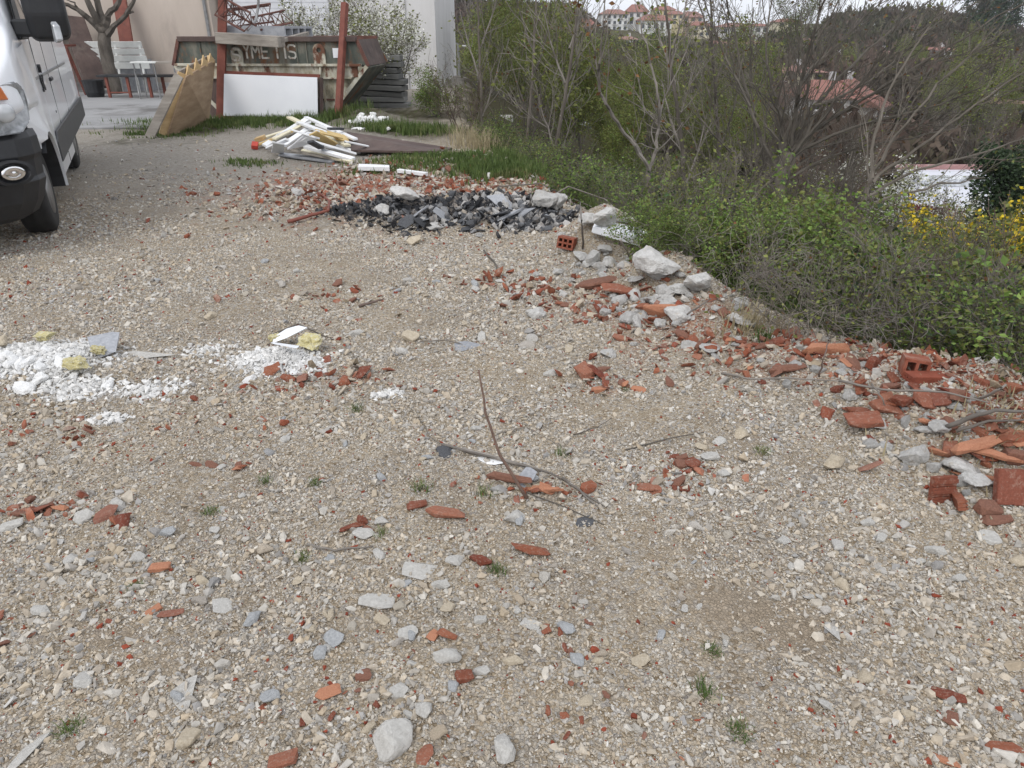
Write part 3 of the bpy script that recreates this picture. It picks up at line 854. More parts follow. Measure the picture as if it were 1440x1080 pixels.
# ------------------------------------------------------------------ the skip
SKIPM = mat('skip_paint', [(0.3, (.045, .055, .046)), (0.47, (.10, .11, .092)), (0.57, (.19, .18, .145)), (0.66, (.11, .065, .04))], 2.6, 10, 0.75, 0.3, 40, dirt=((.20, .08, .03), 2.2, 0.54, 0.62), stretch=(1, 1, .45))
SKIPL = mat('skip_pale_paint', [(0.3, (.10, .085, .06)), (0.42, (.36, .33, .24)), (0.55, (.54, .53, .45)), (0.66, (.42, .34, .22))], 4, 10, 0.75, 0.3, 40, dirt=((.13, .055, .03), 3.2, 0.53, 0.61), stretch=(1, 1, .5))
SKIPW = mat('skip_lettering', [(0.3, (.60, .57, .5)), (0.5, (.74, .72, .66)), (0.7, (.82, .80, .76))], 14, 6, 0.8, dirt=((.34, .18, .08), 7, .52, .62))
sk = thing('waste_skip', 'rusty old green grey waste skip with worn white lettering', 'skip', (*P(410, 160, 16.0).xy, 0), -0.07)
sk.location.z = -.05
W2 = .80   # half depth
prof_out = [(-.98, 0.0), (.98, 0.0), (1.95, 1.02), (1.78, 1.50), (-1.78, 1.50), (-1.95, 1.02)]
def wall_side(y, m_up, m_lo):
    MB().prism([(-1.95, 1.02), (1.95, 1.02), (1.72, 1.44), (-1.72, 1.44)], .012, Matrix.Translation((0, y, 0)) @ Matrix.Rotation(PI / 2, 4, 'X')).build('upper_side', m_up, sk)
    MB().prism([(-.98, 0.0), (.98, 0.0), (1.85, .92), (-1.85, .92)], .012, Matrix.Translation((0, y, 0)) @ Matrix.Rotation(PI / 2, 4, 'X')).build('lower_side', m_lo, sk)
wall_side(-W2, SKIPM, SKIPL)
wall_side(W2, SKIPM, SKIPL)
for s in (-1, 1):
    MB().bar((s * .98, 0, 0), (s * 1.9, 0, .98), 2 * W2 - .03, .02).build('sloped_end', SKIPM, sk)
    MB().bar((s * 1.9, 0, 1.0), (s * 1.74, 0, 1.46), 2 * W2 - .03, .02).build('end_flap', M['darkrust'], sk)
    MB().bar((s * .98, -W2 - .03, 0.02), (s * 1.9, -W2 - .03, 1.0), .05, .07).build('corner_bar', SKIPL, sk)
    MB().bar((s * 1.93, -W2 - .02, 1.0), (s * 1.74, -W2 - .02, 1.46), .05, .06).build('rim_post', M['rust'], sk)
MB().box((0, 0, .01), (1.96, 2 * W2 - .03, .02)).build('floor_plate', M['rust'], sk)
MB().bar((-1.74, -W2 - .03, 1.47), (1.74, -W2 - .03, 1.47), .10, .09).build('rim', M['darkrust'], sk, bevel=.006)
MB().bar((-1.74, W2 + .03, 1.47), (1.74, W2 + .03, 1.47), .10, .09).build('rim', M['rust'], sk, bevel=.006)
bm_ = MB()
bm_.bar((-1.86, -W2 - .06, 1.02), (1.80, -W2 - .06, 1.02), .12, .045)
bm_.bar((-1.82, -W2 - .035, .90), (1.72, -W2 - .035, .90), .06, .19)
bm_.bar((-1.66, -W2 - .05, .79), (1.6, -W2 - .05, .79), .09, .035)
bm_.build('side_band', SKIPL, sk, bevel=.004)
MB().bar((1.2, -W2 - .02, .40), (-1.2, -W2 - .02, .40), .04, .03).build('lower_rib', M['rust'], sk)
for xx in (-1.33, -.95, -.7, .56, .75):
    MB().bar((xx, -W2 - .02, 1.05), (xx, -W2 - .02, 1.42), .04, .02).build('stiffener', SKIPM, sk)
def plate_ring(pts, h, y, hole):
    """lug plate with a round hole, facing the yard"""
    m = MB()
    n = 20
    outer = []
    for a in range(n):
        th = 2 * PI * a / n
        d = Vector((math.cos(th), math.sin(th)))
        x, z = d.x * .115, d.y * .115
        if d.y < 0: z = d.y * .30; x = .115 if d.x > .3 else (-.115 if d.x < -.3 else d.x * .115 / .3)
        outer.append((x, z))
    inner = [(math.cos(2 * PI * a / n) * hole, math.sin(2 * PI * a / n) * hole) for a in range(n)]
    rings = [[(pts[0] + x, yy, pts[1] + z) for x, z in ring] for yy, ring in ((y, outer), (y - h, outer), (y - h, inner), (y, inner))]
    m.loft(rings, cap=False)
    return m
for xx in (1.0,):
    plate_ring((xx, 1.28), .04, -W2 - .02, .045).build('lifting_lug', SKIPL, sk)
    MB().bar((xx, -W2 - .075, .84), (xx + .02, -W2 - .075, .98), .16, .03).build('lug_foot', SKIPL, sk)
    MB().bar((xx + .0, -W2 - .035, .78), (xx + .05, -W2 - .035, .1), .10, .03).build('vertical_rib', SKIPL, sk)
plate_ring((-.62, 1.22), .04, -W2 - .02, .05).build('lifting_lug', SKIPL, sk)
MB().bar((-.62, -W2 - .09, .80), (-.62, -W2 - .09, 1.0), .07, .04).build('lug_foot', SKIPL, sk)
MB().box((1.36, -W2 - .02, 1.23), (.20, .006, .17)).build('paper_notice', M['whiteboard'], sk)
# worn lettering
def stroke_letters(spec, x0, z0, h, y):
    m = MB()
    x = x0
    for ch, wd in spec:
        S_ = {'S': [((1, .9), (.8, 1), (.2, 1), (0, .85), (0, .62), (.2, .52), (.8, .46), (1, .34), (1, .14), (.8, 0), (.2, 0), (0, .12))],
              'Y': [((0, 1), (.5, .5)), ((1, 1), (.5, .5), (.5, 0))],
              'M': [((0, 0), (0, 1), (.5, .45), (1, 1), (1, 0))],
              'E': [((1, 1), (0, 1), (0, 0), (1, 0)), ((0, .5), (.8, .5))],
              'T': [((0, 1), (1, 1)), ((.3, 1), (.3, 0))],
              'I': [((.5, 1), (.5, 0))], ' ': []}[ch]
        for st in S_:
            for p, q in zip(st, st[1:]):
                a = Vector((x + p[0] * wd, y, z0 + p[1] * h)); b2 = Vector((x + q[0] * wd, y, z0 + q[1] * h))
                e = (b2 - a).normalized() * .010
                m.bar(a - e, b2 + e, .006, .033)
        x += wd + .055
    return m
stroke_letters([('Y', .10), ('M', .14), ('E', .13), (' ', .02), ('T', .13), ('I', .02), ('S', .14)], -.48, 1.14, .225, -W2 - .018).build('lettering', SKIPW, sk)
stroke_letters([('S', .15)], -.70, 1.10, .20, -W2 - .075).build('lettering', SKIPW, sk)

# stack of weathered planks behind the skip's right end
t0 = P(512, 156, 17.4); zs = -.05
M['greyplank'] = mat('grey_planks', [(0.3, (.10, .10, .095)), (0.7, (.21, .21, .20))], 4, 7, .9, .3, 50, objrand=.3, stretch=(.3, 2, 2))
rp = random.Random(3)
for k in range(9):
    o = MB().box((0, 0, 0), (1.25, .5 + rp.uniform(-.05, .05), .105)).build('weathered_beam', M['greyplank'], bevel=.008, loc=(t0.x + .42 + rp.uniform(-.06, .06) - .02 * k, t0.y, .06 + .122 * k), rot=(0, rp.uniform(-.02, .02) + .03, rp.uniform(-.1, .1) - .1))
    tag(o, ['lowest', 'second lowest', 'third lowest', 'fourth lowest', 'middle', 'fourth highest', 'third highest', 'second highest', 'topmost'][k] + ' dark weathered beam of the stack at the right end of the skip', 'beam', 'weathered beams stacked beside the skip')
    if k: MB().box((.3 * (-1) ** k, 0, -.0565), (.07, .4, .008)).build('spacer', M['oldwood'], o)

# formwork panel leaning on the rack
t = thing('formwork_panel', 'plywood formwork panel with a timber frame leaning on the rust red rack', 'panel', tuple(GG(225, 193)))
c0 = t.location.copy()
A, B_, C_, E_ = GG(235, 193), GG(294, 172), P(303, 84, 14.75), P(262, 108, 12.5)
un = (B_ - A).cross(E_ - A).normalized()
if un.x < 0: un = -un
def lf(p): return Vector(p) - c0
def quadslab(a, b2, c, e, off0, off1):
    return MB().loft([[lf(p) + un * off0 for p in (a, b2, c, e)], [lf(p) + un * off1 for p in (a, b2, c, e)]])
quadslab(A, B_, C_, E_, 0, -.022).build('plywood', M['ply'], t, bevel=.002)
for f_ in (0.02, .27, .52, .77, .98):
    a = A.lerp(B_, f_); e = E_.lerp(C_, f_)
    MB().bar(lf(a) - un * .085, lf(e) - un * .085 + (e - a) * .02, .06, .12, 0).build('stud', M['timber'], t, bevel=.003)
quadslab(A + (B_ - A) * .06, B_, C_, E_ + (C_ - E_) * .06, -.150, -.172).build('back_board', M['oldwood'], t, bevel=.002)
for f_, h_ in ((.12, .10), (.38, .13), (.62, .12), (.86, .09)):
    a = E_.lerp(C_, f_)
    MB().prism([(-.16, -.03), (.15, -.03), (.12, .02), (.02, h_ + .04), (-.05, h_ * .6)], .02, Matrix.Translation(lf(a) - un * .03) @ Matrix.Rotation(PI / 2, 4, 'Z') @ Matrix.Rotation(PI / 2, 4, 'X')).build('splintered_edge', M['timber'], t)
a, e = GG(210, 194), P(252, 106, 12.3)
o = MB().bar((0, 0, 0), e - a, .15, .035, 1.2).build('grey_board', M['oldwood'], bevel=.004, loc=a); tag(o, 'long grey board leaning on the near end of the formwork panel', 'board')

# ------------------------------------------------------------------ the white van
M['vanwhite'] = mat('van_white', [(0.3, (.72, .74, .77)), (0.7, (.78, .80, .83))], 2, 3, 0.28, coat=0.5, dirt=((.52, .50, .46), 1.8, .6, .95))
M['glass'] = mat('dark_glass', [(0.3, (.012, .016, .02)), (0.7, (.02, .026, .03))], 2, 2, 0.05)
M['tyre'] = mat('tyre', [(0.3, (.014, .014, .014)), (0.7, (.03, .029, .028))], 20, 5, 0.85, .2, 90)
M['chrome'] = mat('chrome', [(0.3, (.75, .75, .75)), (0.7, (.9, .9, .9))], 2, 2, 0.12, metal=1.0)
M['lens'] = mat('clear_lens', [(0.35, (.34, .36, .38)), (0.65, (.60, .62, .64))], 9, 1, 0.06, coat=1.0)
M['amber'] = mat('amber_lens', (.55, .16, .05), 6, 3, 0.15, coat=1.0)
fo, ro = GG(85, 323), GG(114, 235)
axis = (fo - ro); axis.z = 0; axis.normalize()
van = thing('van', 'white cargo van with a black bumper parked at the left edge of the yard', 'van', (fo.x, fo.y, fo.z), math.atan2(axis.y, axis.x))
WB = (fo - ro).length
OUT = .10
def sect(x, zb, zt, w, shoulder, ins):
    """half-section mirrored about the van's middle: list of (x, y, z)"""
    mid = OUT - 1.0
    pts = [(w - .20, zb), (w - .09, zb + .10), (w - .04, max(.50, zb + .14)), (w + .005, max(.80, zb + .18)), (w, max(zb + .22, min(1.12, shoulder - .05))), (w - .03, shoulder), (w - .03 - ins * .5, (shoulder + zt) / 2), (w - .04 - ins, zt - .10 * min(1, zt - shoulder)), (w - .16 - ins, zt), (w * .4, zt + .035)]
    L = [(x, mid + y, z) for y, z in pts]
    R = [(x, mid - y, z) for y, z in reversed(pts)]
    return L + R
st = [(-WB - 1.25, .42, 2.50, .96, 1.50, .10), (-WB - 1.2, .30, 2.56, .995, 1.50, .11), (-3.0, .26, 2.60, 1.0, 1.52, .11), (-1.1, .26, 2.60, 1.0, 1.54, .11), (-.55, .26, 2.42, 1.0, 1.55, .12)]
bodym = MB().loft([sect(*q) for q in st]); bo = bodym.build('body', M['vanwhite'], van, bevel=.01)
# cab: windscreen slopes from roof to scuttle, then the bonnet falls to the nose
cab = [(-.552, .80, 2.42, 1.0, 1.55, .12), (-.42, .80, 2.28, 1.0, 1.555, .12), (.15, .88, 1.66, 1.0, 1.56, .05), (.36, .88, 1.54, 1.0, 1.49, .02), (.60, .88, 1.45, 1.0, 1.38, .02), (.74, .88, 1.36, .965, 1.29, .02), (.86, .88, 1.22, .86, 1.16, .02), (.91, .88, 1.10, .70, 1.05, .02)]
def soft(o, lv=2):
    m = o.modifiers.new('round', 'SUBSURF'); m.levels = lv; m.render_levels = lv
    o.data.polygons.foreach_set('use_smooth', [True] * len(o.data.polygons))
    return o
soft(MB().loft([sect(*q) for q in [cab[0]] + cab + [cab[-1]]]).build('cab', M['vanwhite'], van))
mid = OUT - 1.0
def panel(name, pts, m, off=(0, .006, 0), th=.004):
    """thin panel standing just proud of the flank"""
    a = [Vector(p) + Vector(off) for p in pts]
    n = (a[1] - a[0]).cross(a[2] - a[1]).normalized() * th
    return MB().loft([a, [p + n for p in a]]).build(name, m, van)
# windscreen and front side window
panel('windscreen', [(-.40, mid + .80, 2.24), (-.40, mid - .80, 2.24), (.20, mid - .88, 1.62), (.20, mid + .88, 1.62)], M['glass'], off=(.04, 0, .045))
MB().tube([(.37, .045, 1.513), (.50, .03, 1.455), (.64, .005, 1.385), (.74, -.03, 1.30)], .006, 6).build('bonnet_gap', M['black'], van)
panel('side_window', [(-.98, OUT - .095, 2.22), (-.62, OUT - .095, 2.18), (-.08, OUT - .035, 1.62), (-.98, OUT - .035, 1.60)], M['glass'], off=(0, .012, 0))
panel('side_window', [(-.55, OUT - .06, 1.98), (-.36, OUT - .06, 1.92), (-.05, OUT - .03, 1.60), (-.40, OUT - .03, 1.60)], M['black'], off=(0, .018, 0))
# black cladding strip and sill along the flank
CLAD = mat('grey_cladding', (.05, .052, .055), 9, 4, .55)
MB().prism([(-4.75, .51), (-.50, .50), (-.47, .68), (-.60, .76), (-4.75, .76)], .018, Matrix.Translation((0, OUT + .018, 0)) @ Matrix.Rotation(PI / 2, 4, 'X')).build('cladding_strip', CLAD, van, bevel=.01)
MB().box((-1.75, OUT - .09, .38), (2.1, .06, .20)).build('sill', M['vanwhite'], van, bevel=.012)
# door gaps and lettering on the door
for xx, z0, z1 in ((-.46, .5, 1.55), (-1.32, .28, 2.3), (-2.55, .28, 2.3)):
    MB().box((xx, OUT + .003, (z0 + z1) / 2), (.010, .004, z1 - z0)).build('door_gap', M['black'], van)
MB().box((-1.9, OUT + .004, 1.22), (3.4, .006, .022)).build('side_moulding', M['steel'], van)
MB().tube([(-.62, OUT - .01, 1.28), (-.62, OUT + .02, 1.28)], .035, 14).build('fuel_cap', M['black'], van)
MB().tube([(-1.12, OUT - .01, .88), (-1.12, OUT + .008, .88)], .012, 10).build('lock', M['black'], van)
hd = MB(); hd.bar((-1.20, OUT + .035, 1.17), (-1.00, OUT + .035, 1.17), .025, .035); hd.build('door_handle', M['black'], van, bevel=.008)
lt = MB()
def vbar(a, b2): lt.bar((a[0] - .16, OUT + .008, a[1] + .12), (b2[0] - .16, OUT + .008, b2[1] + .12), .02, .022)
for a, b2 in (((-.30, 1.10), (-.36, 1.10)), ((-.30, 1.10), (-.30, 1.06)), ((-.30, 1.06), (-.36, 1.04)), ((-.36, 1.04), (-.36, .99)), ((-.36, .99), (-.30, .99)),
              ((-.42, 1.10), (-.42, .99)), ((-.49, 1.10), (-.42, 1.045)), ((-.42, 1.045), (-.49, .99))):
    vbar(a, b2)
lt.build('lettering', M['black'], van)
# grille end, headlamp, bumper
ht = MB()
HLM = mat('lamp_housing', [(.35, (.16, .17, .18)), (.6, (.42, .44, .46))], 8, 3, .12, coat=1.0)
hp = []
for px_, py_, z_ in ((.95, -.40, .90), (.90, -.12, .895), (.80, .03, .90), (.69, .088, .97), (.64, .10, 1.10), (.655, .098, 1.20), (.72, .07, 1.25), (.80, .0, 1.24), (.88, -.14, 1.20), (.93, -.40, 1.16)):
    hp.append(Vector((px_, py_, z_)))
hin = [p + Vector((-.10, -.05, 0)) for p in hp]
ht.loft([hin, hp]).build('headlight', HLM, van, bevel=.014, seg=2)
hl = [o for o in van.children if o.name.startswith('headlight')][0]
for (cx_, cy_, cz_, rr) in ((.845, mid + .855, 1.05, .068), (.895, mid + .67, 1.03, .06)):
    q = Vector((.84, .54, 0)).to_track_quat('Z', 'Y').to_matrix()
    m = MB()
    c_ = Vector((cx_, cy_, cz_))
    m.loft([[c_ + q @ Vector((math.cos(a * PI / 10) * r, math.sin(a * PI / 10) * r, h)) for a in range(20)] for r, h in ((rr, -.03), (rr, .02), (rr * .8, .036), (rr * .5, .042), (rr * .2, .045), (.004, .046))])
    m.build('lamp', M['lens'], hl, smooth=True)
MB().prism([(0, 0), (.16, 0), (.13, .09), (.02, .10)], .03, Matrix.Translation((.90, mid + .76, 1.135)) @ Matrix.Rotation(math.radians(122), 4, 'Z') @ Matrix.Rotation(PI / 2, 4, 'X')).build('indicator', M['amber'], hl, bevel=.008)
MB().box((.90, mid, 1.02), (.06, 1.02, .22)).build('grille', M['black'], van, bevel=.02)
def bsec(z, x0, ins, back):
    """plan of the bumper: bulged front, corners swept back to the wheel arch"""
    h = .99 - ins
    P2 = [(x0 - back, h), (x0 - .42, h + .005), (x0 - .28, h - .03), (x0 - .14, h - .12), (x0 - .05, h - .30), (x0, h - .60), (x0 + .01, 0)]
    pts = [(x, mid + y, z) for x, y in P2] + [(x, mid - y, z) for x, y in reversed(P2[:-1])]
    return pts
MB().loft([bsec(.24, .86, .22, .38), bsec(.29, .92, .14, .40), bsec(.40, .97, .07, .42), bsec(.55, .99, .02, .42), bsec(.58, .975, .03, .42), bsec(.70, .975, .022, .42), bsec(.74, .985, .005, .42), bsec(.86, .965, .01, .42), bsec(.905, .92, .03, .42)]).build('bumper', M['black'], van, bevel=.014, seg=2)
bp_ = [o for o in van.children if o.name.startswith('bumper')][0]
q = Vector((.86, .51, 0)).to_track_quat('Z', 'Y').to_matrix()
c_ = Vector((.885, mid + .805, .635))
MB().loft([[c_ + q @ Vector((math.cos(a * PI / 10) * r, math.sin(a * PI / 10) * r * .62, h)) for a in range(20)] for r, h in ((.15, -.03), (.15, .012), (.12, .016), (.10, -.01))], cap=False).build('fog_lamp_bezel', M['black'], bp_)
MB().loft([[c_ + q @ Vector((math.cos(a * PI / 10) * r, math.sin(a * PI / 10) * r * .6, h)) for a in range(20)] for r, h in ((.085, -.03), (.085, .014), (.075, .02), (.05, .012), (.004, .022))]).build('fog_lamp', M['chrome'], bp_, smooth=True)
# wheels in dark arches
def wheel(x, y, side):
    g = MB()
    n, RT, WT = 40, .355, .235
    prof = [(.20, 0), (.24, .004), (.31, 0.0), (.345, .022), (.355, .05), (.348, .09), (.355, .095), (.355, .14), (.348, .145), (.355, .185), (.345, .213), (.31, .235), (.20, .235)]
    rings = [[(x + math.cos(a * 2 * PI / n) * r, y - side * d, .355 + math.sin(a * 2 * PI / n) * r) for a in range(n)] for r, d in prof]
    o = g.loft(rings, cap=False).build('wheel', M['tyre'], van, smooth=True)
    MB().loft([[(x + math.cos(a * 2 * PI / n) * r, y - side * d, .355 + math.sin(a * 2 * PI / n) * r) for a in range(n)] for r, d in ((.205, .0), (.20, .03), (.16, .06), (.10, .035), (.06, .03), (.004, .03))]).build('rim', M['steel'], o, smooth=True)
    return o
wheel(0, 0, 1); wheel(-WB, 0, 1); wheel(0, 2 * mid, -1); wheel(-WB, 2 * mid, -1)
for x in (0, -WB):
    arch = MB()
    n = 18
    for r0, r1 in ((.37, .44),):
        ring0 = [(x + math.cos(PI * a / n) * r1, OUT + .012, .30 + math.sin(PI * a / n) * (r1 + .06)) for a in range(n + 1)]
        ring1 = [(px_, OUT - .32, pz) for px_, _, pz in ring0]
        arch.loft([ring0, ring1], cap=False, closed=False)
        arch.add([(x, OUT + .012, .30)] + ring0, [(0, i + 1, i + 2) for i in range(n)])
    arch.build('wheel_arch', M['black'], van) if False else None
    if not x:
        # the front arch is open: white wing above, black lining behind
        lin_ = MB()
        ring0 = [(x + math.cos(PI * a / n) * .43, OUT - .01, .30 + math.sin(PI * a / n) * .50) for a in range(5, n + 1)]
        lin_.loft([ring0, [(p[0], OUT - .45, p[2]) for p in ring0]], cap=False, closed=False)
        lin_.build('wheel_arch', M['black'], van)
        wing = MB()
        top = [(.46 + .0, .86), (.50, 1.05), (.48, 1.30), (.30, 1.46), (-.1, 1.52), (-.552, 1.52), (-.552, .80), (-.50, .50)]
        arc = [(math.cos(PI * (a + (n - a) * .30) / n) * .45, .30 + math.sin(PI * (a + (n - a) * .30) / n) * .52) for a in range(n + 1)]
        # strip between the arch edge and the wing's outer edge
        outer = [(.47, .72), (.475, .76), (.475, .80), (.48, .86), (.50, .98), (.50, 1.10), (.48, 1.22), (.42, 1.34), (.32, 1.42), (.15, 1.48), (-.05, 1.5), (-.2, 1.5), (-.32, 1.5), (-.44, 1.5), (-.552, 1.48), (-.552, 1.1), (-.552, .85), (-.552, .6), (-.54, .42)]
        a1 = [(px_, OUT + .012 - (.05 if px_ > .2 else 0), pz) for px_, pz in arc]; o1 = [(px_, OUT - (.07 if px_ > .3 else 0), pz) for px_, pz in outer]
        wing.loft([a1, o1], cap=False, closed=False)
        wing.loft([[(p[0], p[1] - .03, p[2]) for p in a1], a1], cap=False, closed=False)
        wing.build('front_wing', M['vanwhite'], van, smooth=True)
# mirror on its arm
mm = MB()
def msec(y, s, dz):
    pts = [(.02, -.25), (.11, -.22), (.15, -.05), (.15, .15), (.11, .26), (.02, .28), (-.05, .22), (-.06, -.20)]
    return [(-.12 + x * s - .0, y, 1.745 + z * s + dz) for x, z in pts]
mm.loft([msec(OUT + .06, .86, .0), msec(OUT + .10, 1, 0), msec(OUT + .25, 1.0, 0), msec(OUT + .33, .93, 0), msec(OUT + .355, .74, .0)])
mo = mm.build('mirror', M['black'], van, bevel=.015)
MB().box((-.10, OUT + .03, 1.60), (.15, .16, .13)).build('mirror_arm', M['black'], mo, bevel=.02)
MB().prism([(0, 0), (.10, .02), (.09, .13), (.03, .16)], .05, Matrix.Translation((.02, OUT + .27, 1.49)) @ Matrix.Rotation(PI / 2, 4, 'X') @ Matrix.Rotation(0.3, 4, 'Y')).build('indicator', M['lens'], mo, bevel=.01)
MB().box((-.3, OUT - .012, 1.56), (.5, .03, .09)).build('window_trim', M['black'], van, bevel=.01)

# ------------------------------------------------------------------ strips, sheets and offcuts by the rack
rp = random.Random(11)
def px_strip(name, label, cat, p0, p1, w, t, m, roll=0.0, lift=(.04, .04), group=None, bev=.003):
    a, c = GG(*p0, 0), GG(*p1, 0)
    a = P(p0[0], p0[1], a.y) if False else a
    a = G(p0[0], p0[1], a.z + lift[0]); c = G(p1[0], p1[1], c.z + lift[1])
    o = MB().bar((0, 0, 0), c - a, w, t, roll).build(name, m, bevel=bev, loc=a)
    return tag(o, label, cat, group)
G_PVC = 'plastic window profiles in the heap before the rack'
strips = [  # p0, p1, width, thick, material, lift0, lift1, label
    ((407, 165), (489, 205), .10, .05, 'cream', .34, .10, 'long cream profile lying uppermost across the white heap'),
    ((430, 165), (500, 196), .07, .05, 'pvc', .30, .12, 'white profile beside the uppermost cream one'),
    ((372, 205), (431, 168), .08, .05, 'pvc', .05, .30, 'white profile rising from the heap at left to its top'),
    ((362, 204), (412, 184), .09, .05, 'ochre', .04, .12, 'ochre yellow strip at the left end of the heap'),
    ((367, 195), (420, 178), .07, .04, 'cream', .07, .22, 'cream strip above the ochre strip at the left end'),
    ((398, 205), (438, 178), .10, .05, 'pvc', .08, .28, 'broad white profile slanting up the middle of the heap'),
    ((406, 209), (448, 184), .06, .04, 'pvc', .12, .24, 'thin white profile slanting up the middle of the heap'),
    ((385, 196), (425, 176), .06, .04, 'cream', .12, .28, 'thin cream profile slanting up behind the broad white one'),
    ((430, 206), (497, 224), .09, .06, 'pvc', .14, .05, 'white profile on the near slope of the heap'),
    ((426, 211), (495, 227), .07, .05, 'cream', .09, .03, 'cream profile lowest on the near slope of the heap'),
    ((441, 200), (500, 217), .06, .05, 'pvc', .20, .06, 'white profile higher on the near slope of the heap'),
    ((436, 199), (452, 208), .09, .05, 'slate', .22, .17, 'short black strip on the near slope of the heap'),
    ((452, 210), (482, 219), .05, .04, 'greyslab', .15, .08, 'short grey strip on the near slope of the heap'),
    ((484, 201), (518, 208), .07, .06, 'slate', .10, .05, 'black and white profile sticking out to the right of the heap'),
    ((486, 199), (519, 206), .06, .03, 'pvc', .16, .10, 'white edge strip lying over the black profile'),
    ((440, 187), (470, 204), .12, .03, 'ochre', .24, .12, 'broad ochre board at the right of the heap'),
    ((466, 190), (500, 198), .22, .03, 'ochre', .14, .06, 'splintered ochre board at the right end of the heap'),
    ((448, 185), (478, 192), .12, .03, 'ochre', .22, .14, 'short ochre board behind the cream profile'),
    ((462, 181), (482, 181), .05, .05, 'slate', .20, .16, 'short black strip at the back of the heap'),
    ((396, 217), (470, 227), .12, .04, 'greyslab', .02, .02, 'grey brown board under the near side of the heap'),
    ((412, 212), (478, 226), .07, .05, 'oldwood', .08, .03, 'grey weathered batten under the near white profile'),
    ((376, 209), (404, 196), .06, .05, 'pvc', .03, .14, 'short white profile low at the left of the heap'),
    ((420, 172), (456, 186), .08, .05, 'pvc', .30, .20, 'short white profile near the top of the heap'),
    ((446, 176), (478, 188), .07, .05, 'pvc', .24, .12, 'white profile sloping down the back of the heap'),
    ((412, 183), (446, 194), .10, .04, 'pvc', .24, .20, 'short broad white profile in the middle of the heap'),
    ((390, 190), (436, 172), .05, .05, 'pvc', .10, .30, 'narrow white profile behind the broad slanting one'),
    ((474, 205), (506, 215), .06, .05, 'pvc', .08, .03, 'short white profile at the right foot of the heap'),
]
for p0, p1, w_, t_, m_, l0, l1, lab in strips:
    px_strip('plastic_profile' if m_ in ('pvc', 'cream') else 'board_strip', lab, 'profile' if m_ in ('pvc', 'cream') else 'board', p0, p1, w_ * 1.0, t_ * .62, M[m_], rp.uniform(-.5, .5), (l0, l1), G_PVC)
def px_sheet(name, label, cat, quad, t, m, lifts, group=None):
    ps = [G(x, y, GG(x, y).z + l) for (x, y), l in zip(quad, lifts)]
    o0 = ps[0].copy()
    o = MB().loft([[p - o0 for p in ps], [p - o0 + Vector((0, 0, t)) for p in ps]]).build(name, m, bevel=.003, loc=o0)
    return tag(o, label, cat, group)
px_sheet('panel_offcut', 'white square panel offcut at the near left corner of the heap', 'panel', [(382, 215), (399, 217), (400, 204), (384, 201)], .02, M['whiteboard'], (.02, .02, .16, .16), G_PVC)
px_sheet('panel_offcut', 'pale blue white panel lying in the middle of the heap', 'panel', [(404, 211), (440, 203), (452, 190), (432, 187)], .02, M['whiteboard'], (.12, .14, .20, .22), G_PVC)
px_sheet('steel_sheet', 'flat dark brown rusty steel sheet lying on the ground beside the white heap', 'sheet', [(494, 214), (622, 216), (636, 211), (488, 188)], .03, M['darkrust'], (.05, .03, .03, .10))
px_sheet('plastic_profile', 'long white profile lying alone on the ground in front of the brown sheet', 'profile', [(504, 240), (548, 241), (548, 238), (505, 236)], .05, M['pvc'], (.02,) * 4)
px_strip('plastic_profile', 'thin white profile lying in the grass in front of the brown sheet', 'profile', (560, 240), (600, 245), .06, .04, M['pvc'], 0, (.03, .03))
px_strip('red_rag', 'small crumpled red rag at the left end of the white heap', 'rag', (354, 204), (363, 205), .12, .06, mat('red_cloth', (.45, .06, .04), 8), .4, (.05, .04))
px_strip('timber_offcut', 'yellow timber offcut at the left tip of the white heap', 'timber', (360, 197), (372, 193), .09, .06, M['timber'], .2, (.06, .08))

# ------------------------------------------------------------------ single stones, brick pieces, chunks
def protos(n, m, nm, seed, **k):
    out = []
    for i in range(n):
        kk = {a: (v[i % len(v)] if isinstance(v, (list, tuple)) else v) for a, v in k.items()}
        out.append(rock_mesh(nm, m, seed=seed + i, **kk))
    return out
STONE = protos(9, M['stone'], 'stone', 500, npts=[16, 13, 18], flat=[.6, .45, .75], lng=[1.2, 1.0, 1.4], bev=.05, cuts=2, rough=.035, boxy=.25)
BRICK = protos(10, M['brick'], 'brick_piece', 600, npts=[22, 16, 26], flat=[.3, .45, .6, .38], lng=[1.3, 1.6, 1.1], bev=.012, cuts=2, rough=.034, boxy=.92)
CHUNK = protos(8, M['concrete'], 'concrete_chunk', 700, npts=[18, 22], flat=[.7, .55, .85], lng=[1.2, 1.0, 1.35], bev=.04, cuts=3, rough=.075, boxy=.4)
SLATE = protos(8, M['slate'], 'slate_piece', 800, npts=[10, 12], flat=[.10, .16, .07], lng=[1.2, 1.5, 1.0], boxy=.5, cuts=1, rough=.01)
SLABP = protos(6, M['greyslab'], 'grey_slab', 850, npts=[12, 10], flat=[.14, .2, .10], lng=[1.4, 1.8, 1.2], boxy=.6, cuts=1, rough=.012)
LUMP = protos(6, M['plaster'], 'plaster_lump', 900, npts=[16, 20], flat=[.55, .35, .7], lng=[1.2, 1.4], bev=.05, cuts=2, rough=.08, boxy=.3)
FOAM = protos(3, M['foam'], 'foam_piece', 950, npts=20, flat=[.6, .5], lng=[1.2, 1.5], cuts=4, rough=.2)
def ribbed():
    m = MB()
    for k in range(3):
        m.box((0, -.30 + .3 * k, 0), (.9, .285, .16))
        m.box((0, -.30 + .3 * k, .10), (.9, .12, .05))
    for k in range(2):
        m.box((0, -.15 + .3 * k, -.02), (.9, .02, .10))
    return m.mesh('ribbed_tile', M['brick'], bevel=.015)
RIB = ribbed()
